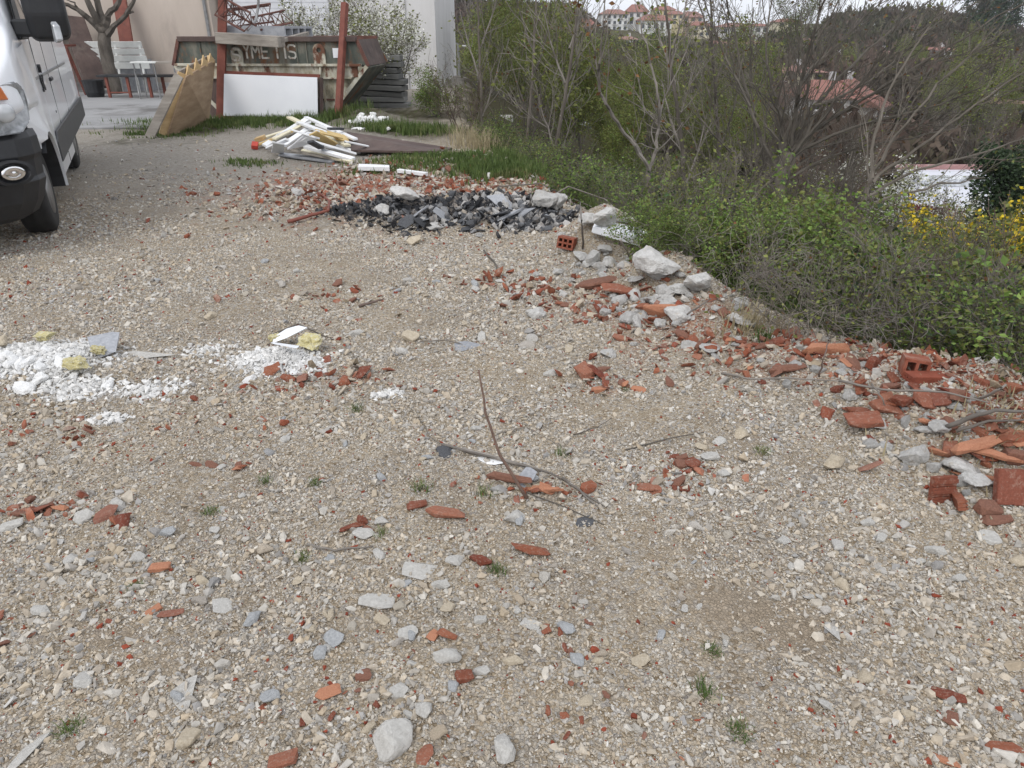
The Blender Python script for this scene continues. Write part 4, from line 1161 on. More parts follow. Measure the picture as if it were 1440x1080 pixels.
def grooved():
    m = MB()
    m.prism([(-.45, -.45), (-.04, -.45), (-.015, -.43), (.015, -.43), (.04, -.45), (.45, -.45), (.45, .4), (.3, .45), (.04, .44), (.015, .42), (-.015, .42), (-.04, .44), (-.45, .43)], .2)
    return m.mesh('grooved_brick', M['brick'], bevel=.03, seg=2)
GRO = grooved()
_cache = {}
def verts_of(me):
    if me.name not in _cache:
        a = np.empty(len(me.vertices) * 3, np.float32); me.vertices.foreach_get('co', a); _cache[me.name] = a.reshape(-1, 3)
    return _cache[me.name]
def rest(name, me, x, y, size, rot, label, cat, group=None, sink=.18, lift=0.0):
    """a copy of me lying on the ground at (x, y), sunk a little into it"""
    size = size if hasattr(size, '__len__') else (size,) * 3
    R = np.array(Euler(rot).to_matrix())
    v = (verts_of(me) * np.array(size)) @ R.T
    h = v[:, 2].max() - v[:, 2].min()
    z = g1(x, y) - v[:, 2].min() - h * sink + lift
    return tag(link(name, me, None, (x, y, z), rot, size), label, cat, group)
rz_ = random.Random(21)
def put(name, lst, px, py, wpx, label, cat, group=None, hpx=None, k=None, tilt=.25, sink=.2, lift=0.0, rz=None, aspect=1.0):
    p = GG(px, py)
    zc = p.y * CT + (H - p.z) * ST
    s = wpx * zc / FPX
    me = lst[k % len(lst)] if k is not None else rz_.choice(lst)
    rot = (rz_.uniform(-tilt, tilt), rz_.uniform(-tilt, tilt), rz_.uniform(0, 6.28) if rz is None else rz)
    return rest(name, me, p.x, p.y, (s, s * aspect, s * (hpx or 1.0)), rot, label, cat, group, sink, lift)

def recol(lst, m):
    out = []
    for me in lst:
        c = me.copy(); c.materials[0] = m; out.append(c)
    return out
M['palestone'] = mat('pale_limestone', [(0.3, (.42, .405, .375)), (0.7, (.60, .585, .55))], 9, 7, .9, .6, 60, spec=.25)
M['tanstone'] = mat('tan_limestone', [(0.3, (.42, .35, .25)), (0.7, (.60, .53, .42))], 9, 7, .9, .6, 60, spec=.25)
M['bluestone'] = mat('grey_limestone', [(0.3, (.30, .31, .32)), (0.7, (.48, .49, .49))], 9, 7, .9, .6, 60, spec=.25)
PALE, TAN, BLUE = recol(STONE, M['palestone']), recol(STONE, M['tanstone']), recol(STONE, M['bluestone'])
FLATS = recol(SLABP, M['palestone'])
one = [
    (PALE, 552, 1046, 62, 'largest pale limestone rock by the lower edge of the gravel', 1.3, 0), (PALE, 708, 1058, 40, 'cream and white blocky stone right of the largest pale rock', 1.1, 2),
    (FLATS, 530, 846, 44, 'flat grey limestone flake above the curved pale stone', 1, 0), (TAN, 537, 873, 30, 'tan stone touching the flat grey limestone flake', .8, 1),
    (PALE, 575, 892, 36, 'curved pale stone below the flat grey limestone flake', .8, 4), (PALE, 629, 927, 36, 'lumpy white stone beside two red brick bits', .8, 5),
    (BLUE, 470, 900, 30, 'blue grey angular stone left of the curved pale stone', .9, 3), (BLUE, 449, 919, 26, 'small grey stone touching the blue grey angular stone', .9, 6),
    (PALE, 561, 974, 36, 'wedge shaped pale stone above the largest pale rock', .8, 7), (PALE, 597, 999, 28, 'grey white block just right above the largest pale rock', .9, 8),
    (PALE, 676, 874, 24, 'white stone beside a dark red brick bit', 1.1, 1), (FLATS, 747, 877, 28, 'flat white flake right of the white stone', .8, 2), (BLUE, 795, 885, 26, 'rounded grey stone at the right of the flat white flake', .7, 2),
    (TAN, 266, 1041, 34, 'blocky tan and grey stone near the lower edge at left', 1.2, 3), (FLATS, 256, 978, 44, 'triangular pale grey flake above the blocky tan stone', 1, 3), (FLATS, 46, 1060, 44, 'flat pale slab in the lower corner of the gravel', 1, 4),
    (PALE, 118, 959, 30, 'pale stone above the flat corner slab', .8, 0), (FLATS, 313, 854, 34, 'long thin white flake near two orange brick shards', .9, 5), (PALE, 58, 861, 24, 'rounded cream stone by red tile splinters at left', .8, 2),
    (TAN, 900, 931, 34, 'broad tan stone half sunk in the gravel right of centre', .7, 4), (FLATS, 1171, 889, 26, 'small white flake in the bare sandy patch', .9, 1), (PALE, 1157, 993, 24, 'bright white angular stone below the bare sandy patch', .8, 6),
    (TAN, 1275, 1003, 24, 'ochre and cream stone right of the bright white angular stone', .9, 7), (TAN, 1217, 955, 24, 'ochre stone below the bare sandy patch', .9, 8), (TAN, 1185, 825, 24, 'cream stone above the bare sandy patch', .8, 5),
    (TAN, 1172, 656, 30, 'two toned tan and grey stone on the bare gravel left of the ribbed tile', 1.2, 2), (PALE, 1390, 757, 40, 'pale stone below the ribbed brick pieces', .7, 4), (TAN, 1432, 792, 30, 'ochre stone at the right edge of the gravel', .9, 0),
    (TAN, 578, 478, 26, 'upright tan grey stone with a thin twig beside it', 1.3, 3), (PALE, 565, 497, 18, 'small cream stone below the upright tan grey stone', .9, 5), (TAN, 586, 343, 32, 'tan rock in front of the black slate heap', .8, 6),
    (BLUE, 730, 733, 20, 'cream chip below the clay strip', .9, 2), (PALE, 1010, 621, 26, 'white block above the red cluster right of centre', .8, 1), (PALE, 998, 645, 26, 'white stone in the red cluster right of centre', .9, 3),
    (TAN, 985, 630, 22, 'tan stone at the left of the white block', .9, 4), (TAN, 1042, 612, 22, 'ochre stone at the right of the white block', .9, 8), (PALE, 512, 752, 40, 'white stone leaning on the red pieces left of centre', .7, 7),
    (PALE, 537, 735, 22, 'small bright white stone beside the red pieces left of centre', .7, 5), (PALE, 18, 742, 40, 'pale stone at the left edge by the red cluster', .7, 1), (PALE, 120, 728, 32, 'pale stone in the red cluster at left', .8, 6),
    (PALE, 165, 712, 24, 'white stone right of the red cluster at left', .8, 2), (PALE, 725, 730, 26, 'square cream stone under the clay strip', 1, 8), (BLUE, 380, 982, 28, 'blue grey stone in the lower left gravel', .8, 3),
    (PALE, 640, 790, 26, 'cream wedge stone below the long dark brick', .8, 0), (FLATS, 595, 803, 40, 'long thin grey flake below the long dark brick', .8, 1), (PALE, 532, 781, 20, 'smooth white pebble below the dry twig', .8, 2)]
for lst, px, py, w_, lab, hs_, k in one:
    put('stone', lst, px, py, w_, lab, 'stone', hpx=hs_, k=k, tilt=.2, sink=.25)

G_ED = 'masonry lumps along the bush edge'
ed = [
    (CHUNK, 922, 392, 62, 'biggest pale concrete chunk at the bush edge', .9, 0, .1, .06), (CHUNK, 976, 410, 42, 'rounded grey concrete chunk at the right end of the chunk heap', 1, 2, .1, .0),
    (CHUNK, 893, 400, 26, 'flat grey chunk left of the biggest concrete chunk', .5, 1, .2, .03), (CHUNK, 950, 412, 34, 'grey chunk between the biggest and the rounded one', .8, 3, .1, 0), (CHUNK, 918, 425, 30, 'rough grey chunk below the biggest concrete chunk', .7, 4, .1, 0),
    (CHUNK, 940, 432, 30, 'crumbly grey chunk above the clay roof tile', .7, 5, .1, 0), (CHUNK, 953, 447, 40, 'whitish lumpy chunk in front of the clay roof tile', .9, 6, .15, 0), (CHUNK, 927, 458, 22, 'brownish chunk left of the whitish lumpy chunk', 1, 7, .15, 0),
    (CHUNK, 902, 445, 30, 'long grey chunk beside broken tiles', .6, 1, .15, 0), (CHUNK, 1042, 455, 40, 'flat grey chunk at the grass right of the heap', .5, 0, .15, 0), (CHUNK, 845, 338, 42, 'grey white plastered chunk under the polystyrene slab', .9, 2, .1, .10),
    (CHUNK, 826, 322, 34, 'cream chunk at the top left of the chunk heap', .8, 3, .1, .06), (CHUNK, 815, 366, 24, 'white chip on the earth below the cream chunk', .7, 4, .1, .02), (CHUNK, 833, 373, 24, 'tall grey sliver on the earth of the heap', 1.4, 5, .2, .02),
    (CHUNK, 850, 357, 20, 'small white block under the plastered chunk', .8, 6, .1, .02), (CHUNK, 768, 302, 40, 'white rock at the top right of the black heap', .9, 0, .1, .10), (CHUNK, 784, 306, 26, 'upright white rock behind the black heap', 1.2, 2, .1, .08),
    (CHUNK, 1372, 682, 46, 'white plastered block beside the smooth red brick', .7, 1, .2, .01), (CHUNK, 1346, 663, 46, 'pale grey block above the white plastered block', .9, 4, .15, .01), (CHUNK, 1320, 611, 30, 'white cube like lump above the orange shards', .9, 6, .15, .02),
    (CHUNK, 1281, 648, 36, 'white slab lump tipped on a brick at the gravel edge', 1.1, 5, .2, 0), (CHUNK, 1195, 560, 20, 'upright white flat piece left of the standing brick', 1.4, 3, .1, 0), (CHUNK, 1300, 605, 30, 'greenish grey flat stone above red pieces', .5, 0, .2, 0),
    (CHUNK, 1228, 598, 44, 'grey mortar slab with a brick face on it', .6, 1, .15, 0), (CHUNK, 1040, 430, 30, 'white grey lump leaning to the dry grass', .8, 7, .1, 0), (CHUNK, 998, 492, 34, 'low white stone in the rubble by the grass', .5, 6, .2, 0),
    (CHUNK, 968, 490, 20, 'white cubic stone in the rubble by the grass', .9, 2, .2, 0), (CHUNK, 855, 500, 26, 'cream lump on the gravel below the tiles', .9, 4, .2, 0), (CHUNK, 571, 296, 40, 'white lump on top of the left black heap', .7, 6, .1, .10)]
for lst, px, py, w_, lab, hs_, k, sk_, lf_ in ed:
    put('concrete_chunk', lst, px, py, w_, lab, 'rubble chunk', G_ED, hpx=hs_, k=k, sink=sk_, lift=lf_)
# polystyrene slab on top of the chunks
a, c = GG(845, 322), GG(897, 340)
o = MB().box((0, 0, 0), (.40, .22, .055)).build('foam_slab', M['whiteboard'], bevel=.006, loc=P(872, 326, GG(850, 345).y + .05), rot=(.1, .22, -.25))
tag(o, 'white polystyrene slab lying tilted on top of the chunk heap', 'slab')

# shaped clay pieces
G_BR = 'recognisable clay pieces along the bush edge'
def hollow_brick(name, label, px, py, L, W, Ht, nx, ny, rot, group=None, lift=0, m='brick'):
    t_ = .014
    m_ = MB()
    for k in range(ny + 1):
        m_.box((0, 0, -Ht / 2 + t_ / 2 + k * (Ht - t_) / ny), (L, W, t_))
    hz = (Ht - t_) / ny - t_
    for k in range(nx + 1):
        for q_ in range(ny):
            m_.box((0, -W / 2 + t_ / 2 + k * (W - t_) / nx, -Ht / 2 + t_ + hz / 2 + q_ * (Ht - t_) / ny), (L, t_, hz))
    me = m_.mesh(name, M[m], bevel=.001)
    p = GG(px, py)
    return rest(name, me, p.x, p.y, 1, rot, label, 'brick', group, .08, lift)
hollow_brick('hollow_brick', 'red hollow brick with its open end showing at the bush edge', 1283, 526, .10, .11, .085, 2, 1, (.05, .1, 1.25), G_BR)
hollow_brick('hollow_brick', 'small broken hollow brick beside the black heap', 797, 350, .10, .13, .09, 3, 2, (.1, .15, 1.2), G_BR, m='brick')
hollow_brick('flat_brick', 'thin clay slab lying in front of the open hollow brick', 1302, 536, .19, .07, .035, 3, 1, (0, .05, .1), G_BR)
p = GG(1413, 698); rest('smooth_brick', GRO, p.x, p.y, (.125, .15, .16), (1.15, .0, -.1), 'smooth orange red brick standing on edge beside the white block', 'brick', G_BR, .1)
p = GG(1322, 700); rest('ribbed_tile', RIB, p.x, p.y, (.12, .13, .14), (1.3, .1, .25), 'dark red ribbed tile standing in the gravel', 'tile', G_BR, .25)
p = GG(1345, 712); rest('ribbed_tile', RIB, p.x, p.y, (.13, .045, .16), (1.3, .3, 1.2), 'narrow ribbed tile sliver beside the dark red ribbed tile', 'tile', G_BR, .2)
p = GG(1208, 552); rest('standing_brick', RIB, p.x, p.y, (.12, .07, .16), (1.2, .25, .9), 'orange brick piece standing upright above the mortar slab', 'brick', G_BR, .15)
def shard(px, py, w_, asp, label, rz, k=0, hs_=.8, tilt=.15, lift=.0, nm='brick_piece', lst=None):
    put(nm, lst or BRICK, px, py, w_, label, 'brick piece', G_BR, hpx=hs_, k=k, tilt=tilt, lift=lift, rz=rz, aspect=asp, sink=.15)
ORANGE = recol(BRICK, mat('orange_clay', [(.3, (.34, .13, .07)), (.7, (.47, .23, .135))], 14, 6, .9, .4, 80))
BROWN = recol(BRICK, mat('brown_clay', [(.3, (.13, .055, .035)), (.7, (.25, .12, .08))], 14, 6, .9, .4, 80))
shard(1365, 643, 55, .45, 'long light orange shard lying on the pale grey block', .35, 1, .7, lift=.04, lst=ORANGE)
shard(1392, 650, 52, .4, 'second light orange shard slanting down to the smooth brick', -.5, 4, .7, lift=.03, lst=ORANGE)
shard(1333, 637, 36, .5, 'deep red brick bar left of the light orange shards', 1.0, 2, 1)
shard(1372, 672, 46, .4, 'orange strip between the white block and the shards', -.3, 7, .6, lst=ORANGE)
shard(1385, 718, 36, .9, 'brown brick fragment in front of the smooth brick', .2, 5, 1, lst=BROWN)
shard(1405, 735, 40, .6, 'brown fragment with mortar below the smooth brick', .1, 3, .8, lst=BROWN)
shard(1212, 603, 46, .8, 'red brick face stuck to the grey mortar slab', .15, 6, .8, lift=.02)
shard(1268, 572, 36, .7, 'square orange brick piece below the hollow brick', .5, 8, 1.2, lift=.02)
shard(1245, 578, 36, .7, 'orange brick piece beside the square one below the hollow brick', -.4, 0, 1.2)
shard(1425, 620, 44, .6, 'red slab piece at the right edge by the dry branches', .2, 9, .7)
shard(1430, 650, 40, .7, 'dark red piece at the right edge of the rubble', -.4, 2, 1, lst=BROWN)
shard(1165, 497, 60, .3, 'long pinkish roof tile at the grass', .1, 3, .8, lst=ORANGE)
shard(1105, 523, 36, .5, 'dark red tile piece lying under dry canes', .1, 1, .8, lst=BROWN)
shard(1225, 515, 30, .6, 'tilted red tile piece at the grass', .7, 5, 1.2)
shard(843, 402, 56, .45, 'brown weathered roof tile at the foot of the chunk heap', .2, 0, .6, lst=BROWN)
shard(872, 412, 40, .7, 'bent orange tile at the foot of the chunk heap', -.5, 4, .7, lift=.02)
shard(934, 443, 48, .35, 'rounded clay roof tile in front of the concrete chunks', -.1, 6, .8, lst=ORANGE)
shard(905, 437, 30, .5, 'red brick sliver in front of the biggest chunk', .9, 8, .9, lift=.02)
shard(627, 726, 46, .45, 'long dark brick piece lying in the centre of the yard', -.1, 0, .9)
shard(588, 713, 26, .9, 'squarish red brick piece left of the long dark brick', .3, 3, 1)
shard(715, 678, 48, .28, 'rusty clay strip under the standing stick', -.45, 1, .7, lst=BROWN)
shard(757, 690, 50, .25, 'orange brown clay strip continuing under the twigs', -.25, 4, .7, lst=ORANGE)
shard(825, 690, 26, .7, 'red brick piece at the end of the twig tangle', .6, 5, 1.2)
shard(745, 776, 40, .6, 'broken red brick leaf below the twig tangle', -.3, 7, 1)
shard(676, 791, 30, .5, 'small reddish brown brick piece below the twig tangle', -.5, 9, 1)
shard(225, 801, 30, .6, 'orange flat shard alone on the gravel at left', .1, 2, .6, lst=ORANGE)
shard(217, 860, 20, .9, 'light orange pebble shaped shard in the lower left', 1.0, 6, .7, lst=ORANGE)
shard(240, 865, 26, .6, 'red shard touching the light orange pebble shaped shard', .1, 1, .7)
shard(610, 896, 18, .9, 'bright orange shard beside the curved pale stone', .9, 8, 1, lst=ORANGE)
shard(630, 896, 26, .6, 'dark red shard right of the bright orange shard', -.4, 3, .8)
shard(510, 952, 24, .9, 'rounded brown clay piece below the blue grey stone', .2, 5, .9, lst=BROWN)
shard(462, 976, 30, .8, 'orange brown clay piece left of the wedge shaped stone', .3, 0, .7, lst=ORANGE)
shard(653, 955, 26, .8, 'red piece below the lumpy white stone', .2, 2, .9)
shard(597, 1062, 22, 1.2, 'red pointed shard right of the largest pale rock', .9, 4, .7)
shard(400, 1072, 34, .8, 'orange red shard cut by the lower edge', .3, 6, .8)
shard(1328, 978, 34, .7, 'red shard with a pale spot in the lower right', -.4, 1, .6)
shard(1338, 1012, 20, 1.1, 'small brown red shard in the lower right', .9, 9, .8, lst=BROWN)
shard(1412, 1055, 44, .45, 'long red shard in the lower right corner', -.05, 0, .8)
shard(1325, 1068, 30, .5, 'slanting orange shard at the lower edge on the right', -.6, 7, .7, lst=ORANGE)

# the rest: many alike, one label per place
def strew(name, lst, zones_, label, cat, group, s0, s1, tilt=.5, sink=.2, pw=1.6, hs_=(.6, 1.2), lift=0):
    for px, py, rx, ry, n in zones_:
        c = GG(px, py)
        for _ in range(n):
            x, y = c.x + rz_.gauss(0, rx * .5), c.y + rz_.gauss(0, ry * .5)
            if edge_d(x, y) > .55 or y < 1.05: continue
            s = s0 + (s1 - s0) * rz_.random() ** pw
            rest(name, rz_.choice(lst), x, y, (s, s * rz_.uniform(.6, 1), s * rz_.uniform(*hs_)), (rz_.uniform(-tilt, tilt), rz_.uniform(-tilt, tilt), rz_.uniform(0, 6.28)), label, cat, group, sink, lift)
AB = BRICK + BRICK + BROWN + ORANGE[:4]
for zn, lab, s0, s1 in [
    ([(560, 262, 1.9, 1.0, 26), (700, 262, 1.2, .8, 12)], 'broken red brick piece in the rubble behind the black heap', .05, .13),
    ([(840, 425, .5, .35, 12), (900, 440, .3, .3, 6)], 'broken red brick piece at the foot of the chunk heap', .035, .10),
    ([(980, 470, .4, .35, 18), (1030, 480, .3, .3, 6)], 'broken brick piece in the rubble right below the concrete chunks', .035, .10),
    ([(1130, 505, .45, .2, 24), (1050, 485, .3, .2, 10)], 'broken brick piece in the rubble under the dry canes', .035, .10),
    ([(1270, 560, .4, .25, 20)], 'broken brick piece in the rubble before the open hollow brick', .03, .10),
    ([(1400, 610, .35, .3, 40), (1340, 580, .3, .2, 14)], 'broken brick piece in the rubble at the right edge by the dry branches', .03, .10),
    ([(835, 525, .09, .06, 6), (868, 545, .09, .04, 5)], 'red brick bit in the small cluster on bare gravel below the chunks', .05, .12),
    ([(470, 530, .28, .12, 9)], 'dark red brick bit right of the smaller plaster heap', .03, .09),
    ([(955, 655, .10, .05, 7), (965, 680, .12, .06, 5)], 'brick bit in the red cluster around the white block right of centre', .03, .08),
    ([(770, 690, .2, .05, 6)], 'brick bit beside the clay strips under the twigs', .02, .06),
    ([(505, 742, .08, .04, 5), (345, 660, .2, .08, 6)], 'brick bit near the white stone left of centre', .025, .06),
    ([(75, 715, .14, .06, 9), (160, 735, .1, .05, 4)], 'brick bit in the red cluster at the left edge', .025, .075),
    ([(60, 890, .25, .12, 11)], 'thin red tile splinter in the gravel at lower left', .015, .045),
    ([(430, 1000, .25, .1, 8), (830, 1010, .18, .1, 8), (760, 900, .3, .15, 7)], 'small red brick bit in the gravel near the lower edge', .012, .032),
    ([(460, 420, .35, .25, 7), (720, 395, .3, .2, 7)], 'small dark red brick bit on the open gravel behind the plaster heaps', .03, .08)]:
    strew('brick_piece', AB, zn, lab, 'brick piece', lab.replace('piece', 'pieces').replace('bit ', 'bits ').replace('splinter', 'splinters'), s0, s1)
for zn, lst, nm, cat, lab, s0, s1 in [
    ([(835, 375, .35, .4, 20), (925, 420, .35, .4, 22), (880, 440, .4, .3, 12)], CHUNK, 'rubble_stone', 'stone', 'small pale lump of mortar in the chunk heap', .04, .15),
    ([(1000, 470, .4, .4, 14), (1150, 515, .4, .25, 10)], CHUNK, 'rubble_stone', 'stone', 'small pale lump of mortar in the rubble along the grass', .03, .08),
    ([(1290, 590, .4, .25, 20), (1400, 670, .25, .25, 16)], CHUNK, 'rubble_stone', 'stone', 'small pale lump of mortar among the bricks at the right', .03, .08),
    ([(640, 275, 1.5, .8, 22)], CHUNK, 'rubble_stone', 'stone', 'pale lump of mortar in the red rubble behind the black heap', .07, .17),
    ([(520, 172, .32, .26, 60)], recol(CHUNK, M['plaster']), 'rubble_lump', 'rubble chunk', 'white rubble lump in the heap beside the weathered beams', .07, .20),
    ([(540, 185, .9, .4, 7)], LUMP, 'rubble_lump', 'rubble chunk', 'white rubble lump in the grass behind the brown steel sheet', .08, .22),
    ([(560, 308, .55, .25, 24), (650, 312, .5, .25, 18), (740, 305, .45, .35, 22)], SLATE, 'slate_piece', 'roofing slate', 'broken black roofing piece in the dark heap', .07, .18),
    ([(620, 310, .6, .25, 5), (740, 310, .4, .3, 12)], SLABP, 'slate_piece', 'roofing slate', 'broken grey roofing slab in the dark heap', .10, .30),
    ([(740, 315, .5, .35, 12), (600, 315, .5, .3, 6)], CHUNK, 'rubble_stone', 'stone', 'white mortar lump lying in the dark roofing heap', .06, .16),
    ([(60, 520, .35, .18, 26)], LUMP, 'plaster_lump', 'plaster', 'white plaster lump in the larger plaster heap', .03, .10),
    ([(385, 510, .18, .12, 14)], LUMP, 'plaster_lump', 'plaster', 'white plaster lump in the smaller plaster heap', .03, .08)]:
    strew(nm, lst, zn, lab, cat, lab.replace('lump', 'lumps').replace('piece', 'pieces'), s0, s1, tilt=.7 if nm == 'slate_piece' else .4)
ANY = STONE + PALE[:4] + TAN[:5] + BLUE[:3]
strew('stone', ANY, [(720, 900, .8, .45, 60), (250, 800, .6, .35, 34), (1150, 780, .7, .4, 26), (600, 640, .9, .5, 34)], 'loose limestone lump standing out of the gravel', 'stone', 'loose limestone lumps in the gravel', .025, .055, .3, .25, 1.5, (.7, 1.1))
strew('stone', ANY, [(400, 400, 1.6, .9, 26), (760, 470, .8, .6, 18)], 'loose limestone lump on the gravel behind the plaster heaps', 'stone', 'loose limestone lumps behind the plaster heaps', .04, .09, .3, .25, 1.5, (.7, 1.1))
# grey slab pieces, foam and board in the plaster
put('white_flake', FLATS, 200, 500, 56, 'long pale grey slate flake beside the larger plaster heap', 'flake', k=1, hpx=.8, tilt=.1, rz=-.05, aspect=.5)
put('grey_flake', SLABP, 150, 495, 50, 'grey curled board piece on the larger plaster heap', 'flake', k=0, hpx=1, tilt=.3, lift=.03)
put('board_piece', recol(SLABP, M['whiteboard']), 404, 500, 36, 'white bent plasterboard piece standing on the smaller plaster heap', 'board', k=2, tilt=.5, lift=.05)
put('board_piece', recol(SLABP, M['whiteboard']), 412, 486, 34, 'small white plasterboard offcut behind the bent one', 'board', k=4, tilt=.6, lift=.05)
for px, py, w_, lab in ((440, 494, 42, 'yellow foam lump at the right of the smaller plaster heap'), (388, 486, 26, 'yellow foam bit behind the smaller plaster heap'), (112, 524, 36, 'yellow foam lump on the near side of the larger plaster heap'),
                        (68, 486, 30, 'yellow foam bit at the back of the larger plaster heap'), (140, 503, 26, 'pale yellow foam bit right in the larger plaster heap')):
    put('foam_piece', FOAM, px, py, w_, lab, 'foam', 'yellow foam pieces in the plaster', hpx=.8, lift=.03, sink=.2)
put('stone', TAN, 6, 490, 30, 'tan stone on the larger plaster heap at the left edge', 'stone', k=1, lift=.03)
put('slate_piece', SLATE, 625, 638, 30, 'thin black felt scrap left of the standing stick', 'roofing slate', k=1, hpx=1, tilt=.1)
put('slate_piece', SLATE, 822, 735, 28, 'dark felt scrap at the end of the twig tangle', 'roofing slate', k=3, hpx=1, tilt=.1)
put('grey_flake', SLABP, 655, 487, 34, 'dark grey slab bit right of the upright tan stone', 'flake', k=3, tilt=.1)
put('white_tile', recol(SLABP, M['pvc']), 690, 650, 44, 'white broken tile with dark chips by the standing stick', 'tile', k=5, hpx=.8, tilt=.15, aspect=.5)
put('grey_flake', SLABP, 738, 676, 34, 'bent grey metal scrap in the twig tangle', 'flake', k=2, tilt=.3, lift=.01)

# ------------------------------------------------------------------ sticks, canes and branches on the ground
def twig(name, label, cat, pts, r, m, group=None, sub=4, jit=.004):
    """pts: (px, py, lift) on the ground, or a Vector"""
    q = [p if isinstance(p, Vector) else GG(p[0], p[1], p[2]) for p in pts]
    if any(not isinstance(p, Vector) for p in pts):
        q = [p if isinstance(p0, Vector) else G(p0[0], p0[1], p.z) for p, p0 in zip(q, pts)]
    out = []
    for i in range(len(q) - 1):
        for k in range(sub):
            out.append(q[i].lerp(q[i + 1], k / sub) + Vector((rz_.uniform(-jit, jit), rz_.uniform(-jit, jit), rz_.uniform(-jit, jit) * .5)))
    out.append(q[-1])
    o0 = out[0].copy()
    n = len(out)
    o = MB().tube([p - o0 for p in out], [r * (1 - .55 * i / n) for i in range(n)], 6).build(name, m, loc=o0, smooth=True)
    return tag(o, label, cat, group)
DB = mat('wet_bark', [(.3, (.10, .06, .045)), (.7, (.20, .13, .10))], 20, 5, .8, .3, 90)
yb = GG(742, 702).y
twig('stick', 'thin reddish brown stick standing up out of the twig tangle', 'stick', [Vector(GG(742, 702)), P(703, 640, yb + .02), P(683, 580, yb + .05), P(673, 520, yb + .07)], .0065, DB, sub=3, jit=.002)
GT = 'dry twigs in the tangle around the standing stick'
for k, (lab, pts, r) in enumerate([
    ('grey dry twig running from the felt scrap to the right end of the tangle', [(620, 625, .01), (700, 645, .03), (775, 665, .03), (850, 712, .01)], .006),
    ('pale split stem crossing under the standing stick', [(650, 632, .02), (720, 650, .03), (760, 662, .02)], .010),
    ('thin arching twig at the upper left of the tangle', [(588, 585, .005), (604, 612, .008), (640, 640, .005)], .002),
    ('pale cane at the lower right end of the tangle', [(790, 672, .03), (815, 690, .02), (845, 716, .0)], .006),
    ('long dark twig trailing below the tangle to the right', [(740, 692, .01), (800, 715, .01), (850, 738, .005)], .003),
    ('short forked twig at the right of the tangle', [(805, 612, .01), (840, 600, .02), (860, 588, .03)], .003),
    ('thin twig lying left above the tangle', [(700, 610, .01), (740, 600, .01), (790, 628, .01)], .003)]):
    twig('twig', lab, 'twig', pts, r, M['twiggrey'] if k in (0, 1, 3) else M['twig'], GT)
for lab, pts, r, m in [
    ('dry twig lying alone left of centre', [(432, 766, .01), (470, 774, .012), (525, 768, .005)], .005, 'twiggrey'), ('bent brown cable end beside the upright tan stone', [(590, 480, .02), (625, 478, .03), (650, 484, .01), (656, 492, .0)], .004, 'twig'),
    ('thin twig on the gravel left of the red cluster', [(880, 632, .005), (925, 620, .01), (990, 608, .015)], .004, 'twig'), ('dark twig behind the smaller plaster heap', [(385, 470, .01), (420, 455, .03), (450, 470, .02), (470, 478, .0)], .006, 'twig'),
    ('pale cane lying along the rubble under the grass', [(1015, 525, .01), (1060, 533, .03), (1110, 532, .04), (1200, 537, .05)], .006, 'twiggrey'), ('long pale cane in front of the hollow brick', [(1180, 535, .05), (1240, 548, .05), (1330, 552, .06), (1390, 566, .08)], .006, 'twiggrey'),
    ('short pale cane leaning on the standing brick', [(1226, 540, .07), (1240, 560, .05), (1246, 574, .01)], .004, 'twiggrey'), ('thick grey branch at the right edge of the rubble', [(1330, 600, .03), (1370, 585, .07), (1400, 577, .09), (1445, 578, .10)], .011, 'twiggrey'),
    ('second grey branch lying under the thick one', [(1345, 607, .02), (1390, 592, .05), (1445, 590, .05)], .007, 'twiggrey'), ('pale cane rising out of the brambles at the right edge', [(1376, 562, .02), (1410, 545, .14), (1448, 512, .30)], .007, 'twiggrey'),
    ('dark red stalk standing in the tiles at the grass', [(1152, 530, .0), (1158, 505, .06), (1166, 480, .16)], .005, 'twigred'), ('thin stick lying over the rubble by the whitish chunk', [(965, 442, .03), (985, 430, .05), (1000, 420, .07)], .006, 'twiggrey'),
    ('bare pale stick standing at the top of the chunk heap', [(820, 350, .10), (818, 310, .25), (816, 285, .38)], .008, 'twiggrey'), ('pale stick leaning at the polystyrene slab', [(873, 338, .22), (882, 355, .12), (888, 366, .05)], .008, 'twiggrey'),
    ('rusty bent strap lying left of the black heap', [(405, 312, .03), (440, 302, .05), (462, 296, .08), (463, 282, .10), (447, 270, .05)], .018, 'rustpaint'), ('brown twig on the rubble below the black heap', [(680, 352, .02), (697, 372, .02), (700, 395, .0)], .008, 'twig'),
    ('rusty scrap lying on the open gravel behind the plaster', [(505, 430, .01), (525, 425, .02), (540, 420, .03)], .010, 'twigred')]:
    twig('branch' if r > .0065 else 'twig', lab, 'branch' if r > .0065 else 'twig', pts, r, M[m])

# ------------------------------------------------------------------ plants
def rand_perp(d, r):
    v = Vector((r.gauss(0, 1), r.gauss(0, 1), r.gauss(0, 1)))
    v -= d * v.dot(d)
    return v.normalized() if v.length > 1e-6 else Vector((1, 0, 0))

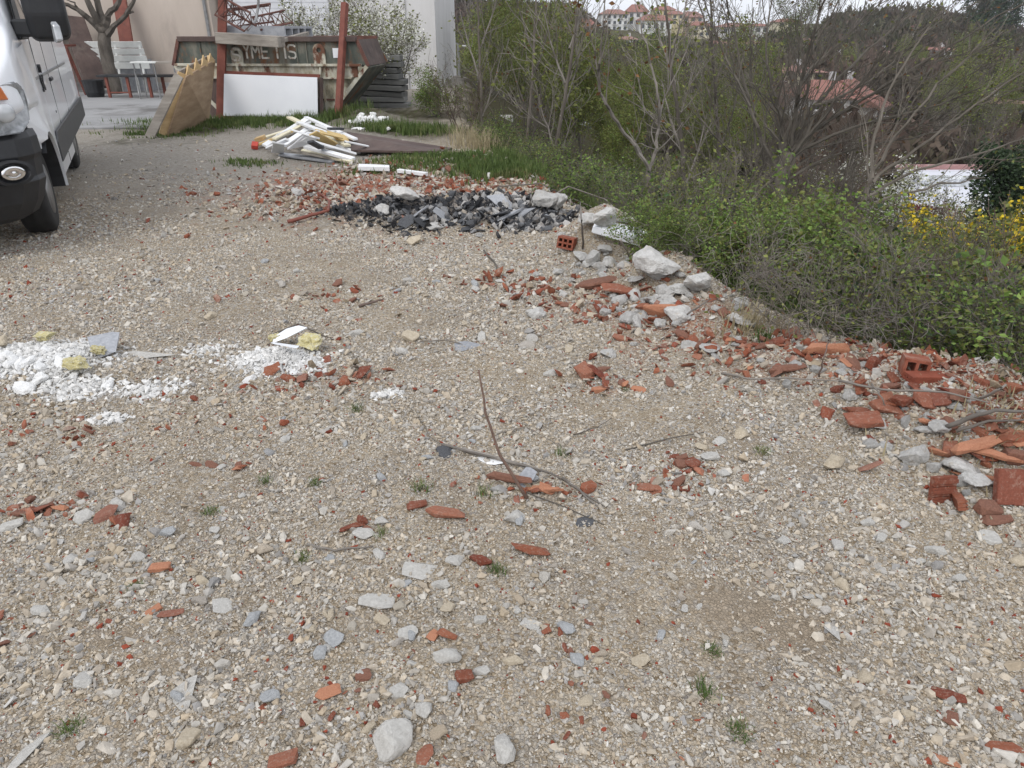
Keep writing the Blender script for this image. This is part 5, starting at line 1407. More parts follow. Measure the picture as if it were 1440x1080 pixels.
def grow_branches(seed, stems, maxlev, ratio=.6, spread=.75, kids=(5, 5, 4, 3), wander=.12, up=.10, rmin=.003, tl=.3, droop=0.0):
    """stems: list of (p, d, L, r). Returns polylines [(level, pts, radii)] and tip points"""
    r = random.Random(seed)
    polys, tips = [], []
    def go(p, d, L, rad, lev):
        n = 6 if lev == 0 else (5 if lev == 1 else 3)
        pts, rr = [p.copy()], [rad]
        dd = d.normalized()
        for i in range(n):
            dd = (dd + Vector((r.gauss(0, wander), r.gauss(0, wander), r.gauss(0, wander) + up - droop * lev))).normalized()
            p = p + dd * (L / n)
            pts.append(p.copy()); rr.append(max(rmin, rad * (1 - .72 * (i + 1) / n)))
        polys.append((lev, pts, rr))
        if lev < maxlev:
            c = kids[min(lev, len(kids) - 1)]
            for k in range(c):
                t = tl + (1 - tl) * (k + r.random()) / c
                f = t * n; i = min(int(f), n - 1)
                q = pts[i].lerp(pts[i + 1], f - i)
                di = (pts[i + 1] - pts[i]).normalized()
                nd = (di * math.cos(spread * r.uniform(.6, 1.2)) + rand_perp(di, r) * math.sin(spread * r.uniform(.6, 1.2))).normalized()
                go(q, nd, L * ratio * r.uniform(.65, 1.15) * (1.15 - .5 * t), max(rmin, rr[i] * .62), lev + 1)
        if lev >= maxlev - 1:
            for q in pts[1:]: tips.append(q)
    for p, d, L, rad in stems:
        go(Vector(p), Vector(d), L, rad, 0)
    return polys, tips

def tubes_np(polys, sides):
    V, F, o = [], [], 0
    for lev, pts, rr in polys:
        n = sides(lev)
        P_ = np.array([p[:] for p in pts]); R_ = np.array(rr)
        T = np.gradient(P_, axis=0); T /= np.linalg.norm(T, axis=1)[:, None] + 1e-9
        ref = np.array([0.31, 0.52, 0.79])
        A = np.cross(T, ref); A /= np.linalg.norm(A, axis=1)[:, None] + 1e-9
        B = np.cross(T, A)
        th = np.arange(n) * 2 * PI / n
        ring = P_[:, None] + R_[:, None, None] * (np.cos(th)[None, :, None] * A[:, None] + np.sin(th)[None, :, None] * B[:, None])
        V.append(ring.reshape(-1, 3))
        m = len(pts)
        i = np.arange(m - 1)[:, None] * n; a = np.arange(n)[None]; a2 = (a + 1) % n
        F.append((np.stack([i + a, i + a2, i + n + a2, i + n + a], -1) + o).reshape(-1, 4))
        o += m * n
    return np.concatenate(V), np.concatenate(F)

def leaves_np(pts, n, size, seed, jit=.1, flat=.5, lng=1.6):
    """n leaf diamonds, each bent along its midrib, scattered round the points"""
    r = np.random.RandomState(seed)
    pts = np.asarray([p[:] for p in pts])
    c = pts[r.randint(0, len(pts), n)] + r.normal(0, jit, (n, 3))
    u = r.normal(0, 1, (n, 3)); u[:, 2] *= flat; u /= np.linalg.norm(u, axis=1)[:, None]
    w_ = r.normal(0, 1, (n, 3)); w_ = np.cross(u, w_); w_ /= np.linalg.norm(w_, axis=1)[:, None]
    s = (size * r.uniform(.6, 1.4, n))[:, None]
    nn = np.cross(u, w_)
    V = np.stack([c - u * s * lng / 2, c + w_ * s / 2 + nn * s * .12, c + u * s * lng / 2, c - w_ * s / 2 + nn * s * .12], 1).reshape(-1, 3)
    F = np.arange(n * 4).reshape(n, 4)
    return V, F

def plant(name, polys, tips, barkm, leaf=None, cut=1, trunk_name='trunk', crown_name='crown', seed=0, sides=None):
    """an Empty with a trunk (levels below cut) and a crown (twigs and leaves); leaf: list of (material, count, size, jitter)"""
    root = D.objects.new(name, None); COL.objects.link(root); root.empty_display_size = .2
    sides = sides or (lambda l: 8 if l == 0 else (5 if l == 1 else 3))
    low = [p for p in polys if p[0] < cut]; high = [p for p in polys if p[0] >= cut]
    if low:
        V, F = tubes_np(low, sides)
        link(trunk_name, np_mesh(trunk_name, V, [F], [barkm[0]], smooth=True), root)
    Vs, Fs, mi, ms, o = [], [], [], [barkm[1]], 0
    if high:
        V, F = tubes_np(high, sides); Vs.append(V); Fs.append(F); mi.append(0); o = len(V)
    for k, (lm, cnt, size, jit) in enumerate(leaf or []):
        V, F = leaves_np(tips, cnt, size, seed * 13 + k, jit)
        Vs.append(V); Fs.append(F + o); o += len(V); mi.append(len(ms)); ms.append(lm)
    link(crown_name, np_mesh(crown_name, np.concatenate(Vs), Fs, ms, mi=mi), root)
    return root

def stems(seed, n, L, r0, lean=.35, base=.1, bias=(0, 0, 0)):
    r = random.Random(seed)
    out = []
    for k in range(n):
        a = r.uniform(0, 2 * PI); l = r.uniform(.2, 1) * lean if n > 1 else r.uniform(0, .12)
        out.append(((math.cos(a) * base * r.random(), math.sin(a) * base * r.random(), -.15), (math.cos(a) * l + bias[0], math.sin(a) * l + bias[1], 1 + bias[2]), L * r.uniform(.75, 1.1), r0 * r.uniform(.7, 1.1)))
    return out

BK = (M['bark'], M['twig']); BKR = (M['bark'], M['twigred']); BKG = (M['bark'], M['twiggrey'])
PR = {}
def proto(key, root): PR.setdefault(key, []).append(root); return root
for i in range(3):
    p_, t_ = grow_branches(10 + i, stems(10 + i, 1 + i, 4.6, .06, .35), 3, .58, .62, (9, 8, 7), .12, .09, .0035, .22)
    proto('bare', plant('bare_tree', p_, t_, BK if i != 1 else BKR, [(M['leafrust'], 500, .035, .05)] if i == 1 else None, 1, seed=i))
for i in range(3):
    p_, t_ = grow_branches(30 + i, stems(30 + i, 1 + (i == 2), 5.0, .055, .25), 3, .55, .7, (9, 6, 5), .09, .08, .0045, .2)
    proto('leafing', plant('leafing_tree', p_, t_, BK, [(M['leafolive'], 8500, .046, .16), (M['leafgreen'], 1500, .045, .16)], 1, seed=30 + i))
for i in range(3):
    p_, t_ = grow_branches(50 + i, stems(50 + i, 9, 1.7, .016, .6, .25), 3, .55, .6, (6, 5, 4), .12, .05, .003, .15)
    proto('shrub', plant('bare_shrub', p_, t_, (M['twig'], M['twig']) if i != 1 else (M['twigred'], M['twigred']), [(M['leafrust'], 90, .022, .05), (M['leafolive'], 900, .028, .07)] if i else [(M['leafolive'], 900, .035, .06)], 1, 'stem', 'twigs', seed=50 + i))
for i in range(3):
    p_, t_ = grow_branches(70 + i, stems(70 + i, 10, 1.9, .016, .8, .3), 3, .5, .7, (6, 5, 4), .14, .02, .003, .15)
    proto('green', plant('green_bush', p_, t_, BK, [(M['leafgreen'], 3600, .045, .10), (M['leafolive'], 1900, .045, .10)], 1, 'stem', 'foliage', seed=70 + i))
for i in range(4):
    p_, t_ = grow_branches(90 + i, stems(90 + i, 12, .85, .006, 1.0, .25), 2, .6, .7, (7, 5), .16, -.02, .0022, .15)
    proto('bramble', plant('bramble_bush', p_, t_, (M['twigred'], M['twig']), [(M['leafgreen'], (1100, 700, 1300, 500)[i], (.034, .042, .024, .03)[i], .07), (M['leafolive'], (500, 700, 400, 900)[i], (.03, .024, .034, .026)[i], .08), (M['leafdark'], 220, .03, .08)], 1, 'stem', 'foliage', seed=90 + i))
for i in range(2):
    p_, t_ = grow_branches(110 + i, stems(110 + i, 9, 2.2, .02, .7, .3), 3, .52, .6, (7, 5, 4), .12, .05, .0035, .15)
    proto('blossom', plant('blossom_bush', p_, t_, BK, [(M['blossom'], 2600, .036, .06), (M['leafolive'], 1500, .042, .08)], 1, 'stem', 'foliage', seed=110 + i))
p_, t_ = grow_branches(130, stems(130, 12, .9, .012, .6, .25), 2, .55, .5, (8, 6), .1, .1, .003, .2)
proto('gorse', plant('gorse_bush', p_, t_, (M['twig'], M['leafolive']), [(M['yellow'], 3600, .021, .05), (M['leafolive'], 1800, .03, .06)], 1, 'stem', 'foliage', seed=130))
def evergreen(seed, h, w_, cone):
    r = random.Random(seed)
    st_ = [((0, 0, -.2), (0, 0, 1), h, .13)]
    p_, t_ = grow_branches(seed, st_, 2, .38 if cone else .45, 1.2 if cone else .9, (26, 9), .06, .02, .006, .12)
    return plant('evergreen_tree', p_, t_, BK, [(M['leafdark'], 9000, .13, .22)], 1, seed=seed)
proto('ever', evergreen(150, 6.5, 2.5, True)); proto('ever', evergreen(151, 5.0, 3.5, False))
# low dead scrub with a few leaves, for the slope
for i in range(2):
    p_, t_ = grow_branches(160 + i, stems(160 + i, 16, 1.0, .006, 1.2, .35), 2, .6, .8, (7, 5), .2, -.05, .002, .1)
    proto('dead', plant('dead_scrub', p_, t_, BKG if i else (M['twig'], M['twig']), [(M['leafrust'], 40, .022, .06), (M['leafolive'], 260, .026, .07)], 1, 'stem', 'twigs', seed=160 + i))

_used = set()
rv = random.Random(77)
def grow_at(key, x, y, sc, label, cat, group, k=None, rz=None, dz=0.0, tilt=.06, squash=1.0):
    L = PR[key]
    src = L[k % len(L)] if k is not None else rv.choice(L)
    if src.name not in _used:
        _used.add(src.name); o = src
    else:
        o = copy_tree(src)
    o.location = (x, y, g1(x, y) + dz)
    o.rotation_euler = (rv.uniform(-tilt, tilt), rv.uniform(-tilt, tilt), rv.uniform(0, 6.28) if rz is None else rz)
    o.scale = (sc, sc, sc * squash)
    return tag(o, label, cat, group)

LAB = {'bare': ('bare brown tree with a mesh of fine twigs in the thicket on the slope', 'tree', 'bare trees in the thicket on the slope'),
       'leafing': ('slender tree just coming into olive green leaf in the thicket on the slope', 'tree', 'leafing trees in the thicket on the slope'),
       'shrub': ('leafless twiggy shrub low in the thicket on the slope', 'shrub', 'twiggy shrubs in the thicket'),
       'green': ('dense fresh green bush in the thicket on the slope', 'bush', 'green bushes in the thicket'),
       'bramble': ('leafy green bramble bush just beyond the rubble edge', 'bush', 'brambles beyond the rubble edge'),
       'dead': ('low tangle of dry grey brown stems among the brambles', 'shrub', 'dry scrub among the brambles')}
def free_sight(x, y):
    """keep the line of sight down to the parked car and along the gap at the hall fairly open"""
    px = 720 + FPX * x / (y * CT + (H + 3) * ST)
    return not (800 < px < 848 and 9 < y < 46)
def height(root):
    return max(v.co.z for ch in root.children for v in ch.data.vertices)
TREES = ([600, 760, 800, 850, 1000, 1060, 1440, 1600], [-40, -30, 10, 75, 80, 120, 130, 130])
LOWS = ([600, 700, 850, 1000, 1100, 1300, 1440, 1600], [110, 120, 170, 210, 240, 265, 285, 290])
def band(key, n, y0, y1, d0, d1, s0, s1, lab=None, mind=.5, dz=0.0, px0=-200, px1=1700, squash=1.0, tries=60, lim=None):
    got = []
    for _ in range(n * tries):
        if len(got) >= n: break
        y = y0 * (y1 / y0) ** rv.random(); d = rv.uniform(d0, d1)
        x = float(np.interp(y, EY, EX)) + d / .92
        zc = y * CT + H * ST
        px = 720 + FPX * x / zc
        if not (600 < px < 1560) or not (px0 < px < px1): continue
        if not free_sight(x, y) and rv.random() < .85: continue
        if key == 'bramble' and 800 < px < 905 and y > 4.4 and y < 7 and d < .8: continue
        if x < -1.2 and y > 19: continue
        if any((x - a) ** 2 + (y - b) ** 2 < mind * mind for a, b in got): continue
        got.append((x, y))
        key_ = key
        if key == 'bramble' and y < 9 and float(vnoise(x * 1.3, y * 1.3, 5)) < .42 and rv.random() < .42: key = 'dead'
        l = lab or LAB[key]
        sc = rv.uniform(s0, s1) * (1 if key == key_ else .9)
        if px > 1265 and 9 < y < 33: lim = ([0, 2000], [305, 305])
        if lim:
            top = P(px, float(np.interp(px, lim[0], lim[1])) + rv.uniform(0, 50), y).z
            k = rv.randrange(len(PR[key]))
            sc = min(sc, (top - g1(x, y)) / height(PR[key][k]))
            if sc < s0 * .4: got.pop(); key = key_; continue
            grow_at(key, x, y, sc, *l, k=k, dz=dz, squash=squash)
        else:
            grow_at(key, x, y, sc, *l, dz=dz, squash=squash)
        key = key_

band('bramble', 44, 2.5, 6.5, .25, 1.5, .30, .74, mind=.2)
band('bramble', 28, 3.0, 8.5, 1.0, 3.4, .5, 1.2, mind=.5, lim=LOWS)
band('dead', 34, 2.7, 9.0, .35, 4.0, .4, .85, mind=.3)
band('shrub', 12, 3.4, 8.0, .9, 3.2, .3, .6, mind=.5)
band('bramble', 40, 3.2, 8.0, .8, 3.6, .6, 1.4, mind=.4, px0=1000, lim=([0, 2000], [310, 310]))
band('bramble', 14, 6.5, 13, .3, 1.8, .4, .7, mind=.4)
band('green', 14, 5.0, 13, 2.2, 6.5, .5, .9, mind=.9, lim=LOWS)
band('shrub', 26, 5.0, 14, 1.6, 7.5, .6, 1.1, mind=.8, lim=LOWS)
band('shrub', 24, 10, 24, .8, 10, .9, 1.5, mind=1.0, px0=670, lim=LOWS)
band('shrub', 44, 8, 26, 3.5, 15, .7, 1.5, mind=.8, px0=660, lim=LOWS)
band('green', 30, 10, 26, 1.2, 11, .8, 1.4, mind=1.1, px0=670, lim=LOWS)
band('leafing', 24, 10, 30, 1.6, 12, .7, 1.15, mind=1.0, px0=680, px1=880, lim=TREES)
band('leafing', 10, 12, 30, 3, 12, .5, .9, mind=1.3, px0=860, px1=1060, lim=TREES)
band('bare', 38, 9, 30, 2.0, 14, .6, 1.1, mind=1.0, px0=680, lim=TREES)
band('leafing', 6, 18, 40, 8, 22, .4, .7, mind=2, px0=1000, lim=TREES)
band('bare', 22, 18, 48, 8, 30, .5, .8, mind=1.6, px0=690, lim=TREES)

# single plants that can be told apart
def at_px(px, py, Y):
    p = P(px, py, Y); return p.x, Y
def grow_px(key, px, Y, sc, label, cat, group=None, k=None, **kw):
    zc = Y * CT + (H + 2) * ST
    x = (px - 720) / FPX * zc
    return grow_at(key, x, Y, sc, label, cat, group, k=k, **kw)
grow_px('blossom', 560, 17.8, .78, 'white flowering bush at the right end of the weathered beams', 'bush', k=0)
grow_px('blossom', 520, 19.0, 1.0, 'taller white flowering bush behind the skip', 'bush', k=1)
grow_px('blossom', 462, 19.6, .9, 'white flowering bush behind the left part of the skip before the roller door', 'bush', k=0, rz=2.0)
grow_px('blossom', 1300, 14.5, .8, 'white flowering bush in front of the white hall roof at the right', 'bush', k=1, rz=1.0)
grow_px('blossom', 1240, 16.0, .95, 'white flowering bush low behind the fanned bare tree', 'bush', k=0, rz=4.0)
for px, Y, s, lab in ((1330, 7.2, 1.35, 'yellow flowering bush on the slope, nearest of the three'), (1415, 7.0, 1.3, 'yellow flowering bush at the right edge of the slope'), (1372, 7.8, 1.4, 'yellow flowering bush between the other two')):
    grow_px('gorse', px, Y, s, lab, 'bush', dz=.3)
grow_px('green', 628, 15.5, .42, 'dark green bush at the corner of the pale garage', 'bush', k=0)
grow_px('shrub', 655, 13.2, .55, 'low twiggy bush behind the end of the brown steel sheet', 'bush', k=1)
grow_px('ever', 1425, 24, .6, 'dark evergreen tree standing beside the white hall roof', 'tree', k=1)
grow_px('green', 885, 5.05, .22, 'small green weed growing between the concrete chunks', 'weed', k=2)
grow_px('green', 905, 4.75, .14, 'smallest green weed at the side of the biggest chunk', 'weed', k=1)

for px, Y, sc, k, lab in ((962, 5.0, .30, 0, 'fresh green bush beside the rounded grey concrete chunk'), (1035, 4.9, .34, 1, 'fresh green bush over the rubble right of the chunk heap'), (1100, 5.3, .52, 2, 'tallest fresh green bush in the brambles before the fanned tree'),
                          (1190, 4.6, .36, 0, 'fresh green bush in the brambles above the long pinkish tile'), (1400, 3.9, .36, 1, 'fresh green bush in the brambles at the right edge')):
    grow_px('green', px, Y, sc, lab, 'bush', k=k)
def hand_tree(name, label, paths, barkm, twigs=None, leaf=None, seed=0, group=None):
    """paths: lists of ((px, py, Y), radius); the first is the trunk"""
    r = random.Random(seed)
    base = P(*paths[0][0][0])
    zb = g1(base.x, base.y)
    polys, tips = [], []
    for li, path in enumerate(paths):
        q = [P(*a) for a, _ in path]; rr = [b_ for _, b_ in path]
        if li == 0: q[0].z = min(q[0].z, zb) - .1
        pts, rad = [], []
        for i in range(len(q) - 1):
            for k in range(4):
                f = k / 4
                a0, a1_, a2, a3 = q[max(i - 1, 0)], q[i], q[i + 1], q[min(i + 2, len(q) - 1)]
                c_ = .5 * ((2 * a1_) + (a2 - a0) * f + (2 * a0 - 5 * a1_ + 4 * a2 - a3) * f * f + (3 * a1_ - a0 - 3 * a2 + a3) * f ** 3)
                pts.append(c_ - base + Vector((r.gauss(0, .006), r.gauss(0, .02), r.gauss(0, .006)))); rad.append(rr[i] * (1 - f) + rr[i + 1] * f)
        pts.append(q[-1] - base); rad.append(rr[-1])
        polys.append((0 if li == 0 else 1, pts, rad))
        if twigs:
            cnt, L_, lev, sp, t0_ = twigs
            for k in range(cnt if li else cnt // 3):
                f = r.uniform(t0_ if li == 0 else .1, .98) * (len(pts) - 1); i = int(f)
                d_ = (pts[i + 1] - pts[i]).normalized()
                nd = (d_ * math.cos(sp) + rand_perp(d_, r) * math.sin(sp)).normalized()
                p2, t2 = grow_branches(r.randint(0, 10 ** 6), [(pts[i], nd, L_ * r.uniform(.5, 1.2), max(.004, rad[i] * .45))], lev, .55, .6, (5, 4, 3), .12, .06, .003, .2)
                polys += [(l + 1, a, b_) for l, a, b_ in p2]; tips += t2
    root = plant(name, polys, tips or [polys[0][1][-1]], barkm, leaf, 1, seed=seed)
    root.location = base
    return tag(root, label, 'tree', group)
hand_tree('pruned_tree', 'bare pruned tree with thick cut limbs before the beige wall',
    [[((160, 124, 20.6), .20), ((155, 100, 20.6), .165), ((150, 78, 20.6), .16), ((147, 50, 20.6), .15), ((146, 38, 20.6), .15)],
     [((146, 46, 20.6), .11), ((130, 30, 20.5), .085), ((108, 13, 20.4), .06), ((88, 4, 20.4), .04)], [((143, 38, 20.6), .10), ((130, 15, 20.5), .08), ((118, -14, 20.5), .06)],
     [((146, 38, 20.6), .10), ((141, 15, 20.7), .085), ((133, -10, 20.7), .07)], [((149, 38, 20.6), .09), ((154, 18, 20.6), .075), ((164, 8, 20.6), .065), ((172, -12, 20.6), .05)],
     [((152, 48, 20.5), .09), ((164, 33, 20.4), .06), ((180, 17, 20.4), .055), ((192, -8, 20.4), .04)], [((179, 18, 20.4), .04), ((188, 16, 20.4), .025)],
     [((112, 15, 20.4), .03), ((104, 4, 20.4), .02), ((94, 0, 20.4), .012)]], (M['bark'], M['bark']), seed=3)
grow_px('leafing', 62, 23.2, .8, 'tree with fresh yellow green leaves beyond the left end of the wall', 'tree', k=1, squash=.8)
hand_tree('forked_tree', 'slender pale young tree forking into two curved stems behind the rubble',
    [[((905, 352, 7.6), 0.0294), ((907, 300, 7.6), 0.0280), ((911, 262, 7.6), 0.0266), ((913, 237, 7.6), 0.0252)],
     [((913, 240, 7.6), 0.0210), ((893, 205, 7.5), 0.0182), ((868, 172, 7.4), 0.0168), ((848, 138, 7.3), 0.0147), ((842, 100, 7.2), 0.0126), ((846, 60, 7.1), 0.0091), ((850, 20, 7.0), 0.0056), ((852, -20, 7.0), 0.0035)],
     [((913, 240, 7.6), 0.0210), ((922, 208, 7.7), 0.0182), ((927, 172, 7.8), 0.0154), ((925, 130, 7.8), 0.0126), ((915, 90, 7.9), 0.0098), ((905, 50, 7.9), 0.0070), ((893, 5, 8.0), 0.0042)],
     [((926, 172, 7.8), 0.0098), ((938, 130, 7.9), 0.0070), ((960, 85, 8), 0.0049), ((975, 40, 8.1), 0.0028)], [((842, 105, 7.2), 0.0084), ((832, 60, 7.2), 0.0056), ((825, 15, 7.2), 0.0035)],
     [((893, 205, 7.5), 0.0070), ((905, 160, 7.3), 0.0049), ((900, 110, 7.2), 0.0028)], [((925, 175, 7.8), 0.0077), ((905, 150, 7.7), 0.0056), ((890, 120, 7.7), 0.0035)]],
    (mat('pale_bark', [(.3, (.11, .095, .08)), (.7, (.23, .20, .17))], 9, 5, .9, .4, 60, stretch=(1, 1, .3)), M['twiggrey']), (5, .55, 0, .5, .7), [(M['leafrust'], 60, .03, .05)], seed=8)
YB = 9.2
fan = [[((1090, 325, YB), .085), ((1092, 290, YB), .08), ((1098, 255, YB), .075), ((1108, 215, YB), .07)]]
for pts_, r_0 in [(((1108, 220), (1118, 170), (1128, 110), (1150, 55), (1185, -10)), .052), (((1112, 212), (1145, 150), (1195, 95), (1250, 45), (1320, -10)), .05), (((1104, 235), (1100, 180), (1085, 120), (1078, 60), (1090, -20)), .05),
                  (((1100, 250), (1075, 205), (1055, 150), (1040, 90), (1030, 30), (1015, -20)), .045), (((1110, 215), (1160, 172), (1230, 130), (1310, 80), (1400, 25), (1450, 0)), .042), (((1112, 205), (1122, 130), (1140, 60), (1165, -20)), .045),
                  (((1106, 225), (1170, 190), (1250, 165), (1340, 140), (1400, 108)), .034), (((1095, 280), (1060, 240), (1020, 205), (985, 165), (960, 110)), .034), (((1055, 150), (1020, 80), (1000, 30), (985, -20)), .028),
                  (((1098, 262), (1150, 228), (1220, 205), (1300, 190), (1370, 175)), .030), (((1128, 110), (1200, 40), (1260, -15)), .028), (((1092, 290), (1065, 250), (1062, 180), (1055, 100), (1060, 10)), .040), (((1145, 150), (1220, 115), (1290, 60), (1360, 5)), .026)]:
    dy = rv.uniform(-1.2, 1.2); n_ = len(pts_)
    fan.append([((px, py, YB + dy * i / (n_ - 1)), r_0 * .62 * (1 - .78 * i / (n_ - 1))) for i, (px, py) in enumerate(pts_)])
hand_tree('fanned_tree', 'big bare tree with many stems fanning out to the right above the brambles', fan, (M['bark'], M['twig']), (17, .95, 1, .5, .5), [(M['leafrust'], 260, .025, .05), (M['leafolive'], 600, .025, .08)], seed=21)
fan2 = [[((1205, 330, 8.3), .03), ((1212, 290, 8.3), .028), ((1225, 250, 8.3), .026)]]
for pts_ in [((1225, 255), (1290, 210), (1370, 150), (1450, 95)), ((1225, 250), (1260, 190), (1320, 120), (1400, 40)), ((1215, 280), (1290, 240), (1380, 215), (1450, 190)), ((1225, 250), (1235, 170), (1270, 90), (1330, 10)), ((1212, 290), (1300, 265), (1385, 250))]:
    n_ = len(pts_); dy = rv.uniform(-.8, .8)
    fan2.append([((px, py, 8.3 + dy * i / (n_ - 1)), .022 * (1 - .75 * i / (n_ - 1))) for i, (px, py) in enumerate(pts_)])
hand_tree('leaning_tree', 'thin twiggy tree leaning far to the right before the valley houses', fan2, BK, (5, .8, 1, .5, .4), [(M['leafolive'], 300, .025, .06)], seed=23)
for k, (px, Y, lean, lab) in enumerate([(683, 13.0, -10, 'thin dark upright stem nearest the garage corner'), (735, 12.4, 18, 'thin dark stem leaning right among the leafing trees'), (770, 11.2, 40, 'thin pale leaning stem above the end of the black heap'),
                                        (818, 13.5, -8, 'thin grey stem behind the left arm of the forked tree'), (968, 10.4, -30, 'thin brown stem leaning left beside the forked tree'), (1015, 11.5, -14, 'thin grey brown stem left of the fanned tree')]):
    path = [((px, 300, Y), .035), ((px + lean * .3, 210, Y), .03), ((px + lean * .7, 120, Y), .024), ((px + lean, 30, Y), .016), ((px + lean * 1.2, -30, Y), .01)]
    br = []
    for q in range(5):
        y0 = 260 - 48 * q; s_ = (-1) ** (q + k)
        x0 = px + lean * (300 - y0) / 330 * 1.1
        br.append([((x0, y0, Y), .016), ((x0 + s_ * 16, y0 - 45, Y + .2), .012), ((x0 + s_ * 30, y0 - 100, Y + .3), .006)])
    hand_tree('thin_tree', lab, [path] + br, BK if k % 2 else (M['bark'], M['twiggrey']), (8, .8, 1, .6, .3), [(M['leafolive'], 420, .04, .08)] if k % 2 == 0 else [(M['leafrust'], 150, .03, .06)], seed=200 + k)
# arching brambles canes
for k, (lab, pts) in enumerate([('pale arching cane over the brambles, right of the middle', [P(1235, 445, 4.6), P(1290, 420, 4.5), P(1340, 422, 4.4)]), ('pale bent cane low in the brambles', [P(1120, 388, 5.2), P(1165, 395, 5.1), P(1200, 405, 5.0)]),
    ('bare grey bramble cane arching beside the chunk heap', [P(760, 285, 6.8), P(800, 262, 6.9), P(850, 280, 6.9), P(880, 305, 6.8)]), ('long bare arching cane above the chunk heap', [P(700, 262, 7.8), P(760, 258, 7.7), P(830, 290, 7.0), P(870, 330, 6.4)]),
    ('pale dead stalk standing in the brambles', [P(1248, 515, 3.75), P(1252, 490, 3.77), P(1256, 470, 3.8)]), ('pale bare cane crossing the dark gap in the brambles', [P(1225, 345, 6.2), P(1245, 372, 6.0), P(1265, 388, 5.8)]),
    ('pale cane arching down in the brambles at the right', [P(1320, 445, 4.4), P(1360, 450, 4.3), P(1390, 465, 4.2)])]):
    twig('bramble_cane', lab, 'cane', pts, .006 if k not in (2, 3) else .009, M['twiggrey'], sub=5, jit=.008)

# grass and weeds
def blades(x, y, h, r, lean=.35, wd=.006):
    n = len(x)
    z = gz(x, y) - .01
    a = r.uniform(0, 2 * PI, n); l = r.uniform(.05, lean, n) * h; hh = h * r.uniform(.6, 1.2, n)
    w_ = np.stack([np.cos(a + PI / 2), np.sin(a + PI / 2), np.zeros(n)], 1) * (wd * r.uniform(.6, 1.3, n))[:, None]
    b0 = np.stack([x, y, z], 1); m_ = b0 + np.stack([np.cos(a) * l * .4, np.sin(a) * l * .4, hh * .6], 1); t = b0 + np.stack([np.cos(a) * l, np.sin(a) * l, hh], 1)
    V = np.stack([b0 - w_, b0 + w_, m_ + w_ * .7, m_ - w_ * .7, t], 1).reshape(-1, 3)
    i = np.arange(n)[:, None] * 5
    return V, i + np.array([[0, 1, 2, 3]]), i + np.array([[3, 2, 4]])
rg = np.random.RandomState(4)
def grass(name, zones_, m, label, lean=.4, wd=.006, edge=None):
    Vs, Fq, Ft, o = [], [], [], 0
    for px, py, rx, ry, n, h in zones_:
        c = GG(px, py)
        x, y = c.x + rg.normal(0, rx * .5, n), c.y + rg.normal(0, ry * .5, n)
        k = fbm(x * 3, y * 3, 91, 3) > .42
        x, y = x[k], y[k]
        V, a, b_ = blades(x, y, h, rg, lean, wd)
        Vs.append(V); Fq.append(a + o); Ft.append(b_ + o); o += len(V)
    tag(link(name, np_mesh(name, np.concatenate(Vs), [np.concatenate(Fq), np.concatenate(Ft)], m)), label, 'grass', kind='stuff')
grass('grass', [(262, 182, 1.0, .55, 2600, .09), (330, 174, 1.8, .5, 4200, .12), (400, 172, 1.6, .4, 3200, .14), (455, 168, .7, .5, 2500, .20), (210, 190, .9, .4, 1200, .07), (650, 230, .8, .6, 2600, .10), (600, 222, .9, .4, 1000, .08), (690, 245, .4, .4, 1200, .12),
                (565, 185, .8, .5, 3500, .16), (520, 178, .5, .3, 1500, .18), (345, 230, .4, .3, 500, .06), (530, 240, .5, .25, 500, .06), (715, 235, .3, .6, 1500, .14)], M['grass'], 'short green grass in front of the rack and skip and along the bank', .5, .007)
ex, ey = [], []
for _ in range(9000):
    y = 2.4 * (12 / 2.4) ** rv.random(); ex.append(float(np.interp(y, EY, EX)) + abs(rv.gauss(0, .45)) + .28); ey.append(y)
V, a, b_ = blades(np.array(ex), np.array(ey), .16, rg, .8, .004)
tag(link('grass', np_mesh('grass', V, [a, b_], M['grass'])), 'long grass growing along the rubble edge under the brambles', 'grass', kind='stuff')
grass('dry_grass', [(680, 212, .4, .4, 380, .32), (655, 205, .3, .3, 160, .36), (1060, 462, .18, .14, 220, .13), (1400, 600, .4, .25, 260, .08)], M['drygrass'], 'tufts of dry straw coloured grass on the bank', .9, .004)
def tuft(n, h, seed):
    r = np.random.RandomState(seed)
    x, y = r.normal(0, .022, n), r.normal(0, .022, n)
    a = r.uniform(0, 2 * PI, n); l = r.uniform(.3, 1.1, n) * h; hh = h * r.uniform(.4, 1.1, n)
    w_ = np.stack([np.cos(a + PI / 2), np.sin(a + PI / 2), np.zeros(n)], 1) * (.0018 * r.uniform(.7, 1.5, n))[:, None]
    b0 = np.stack([x, y, np.full(n, -.008)], 1); m_ = b0 + np.stack([np.cos(a) * l * .4, np.sin(a) * l * .4, hh * .7], 1); t = b0 + np.stack([np.cos(a) * l, np.sin(a) * l, hh], 1)
    i = np.arange(n)[:, None] * 5
    return np_mesh('grass_tuft', np.stack([b0 - w_, b0 + w_, m_ + w_ * .7, m_ - w_ * .7, t], 1).reshape(-1, 3), [i + np.array([[0, 1, 2, 3]]), i + np.array([[3, 2, 4]])], M['grass'])
TUFT = [tuft(70, .05, 1), tuft(45, .06, 2), tuft(110, .035, 3)]
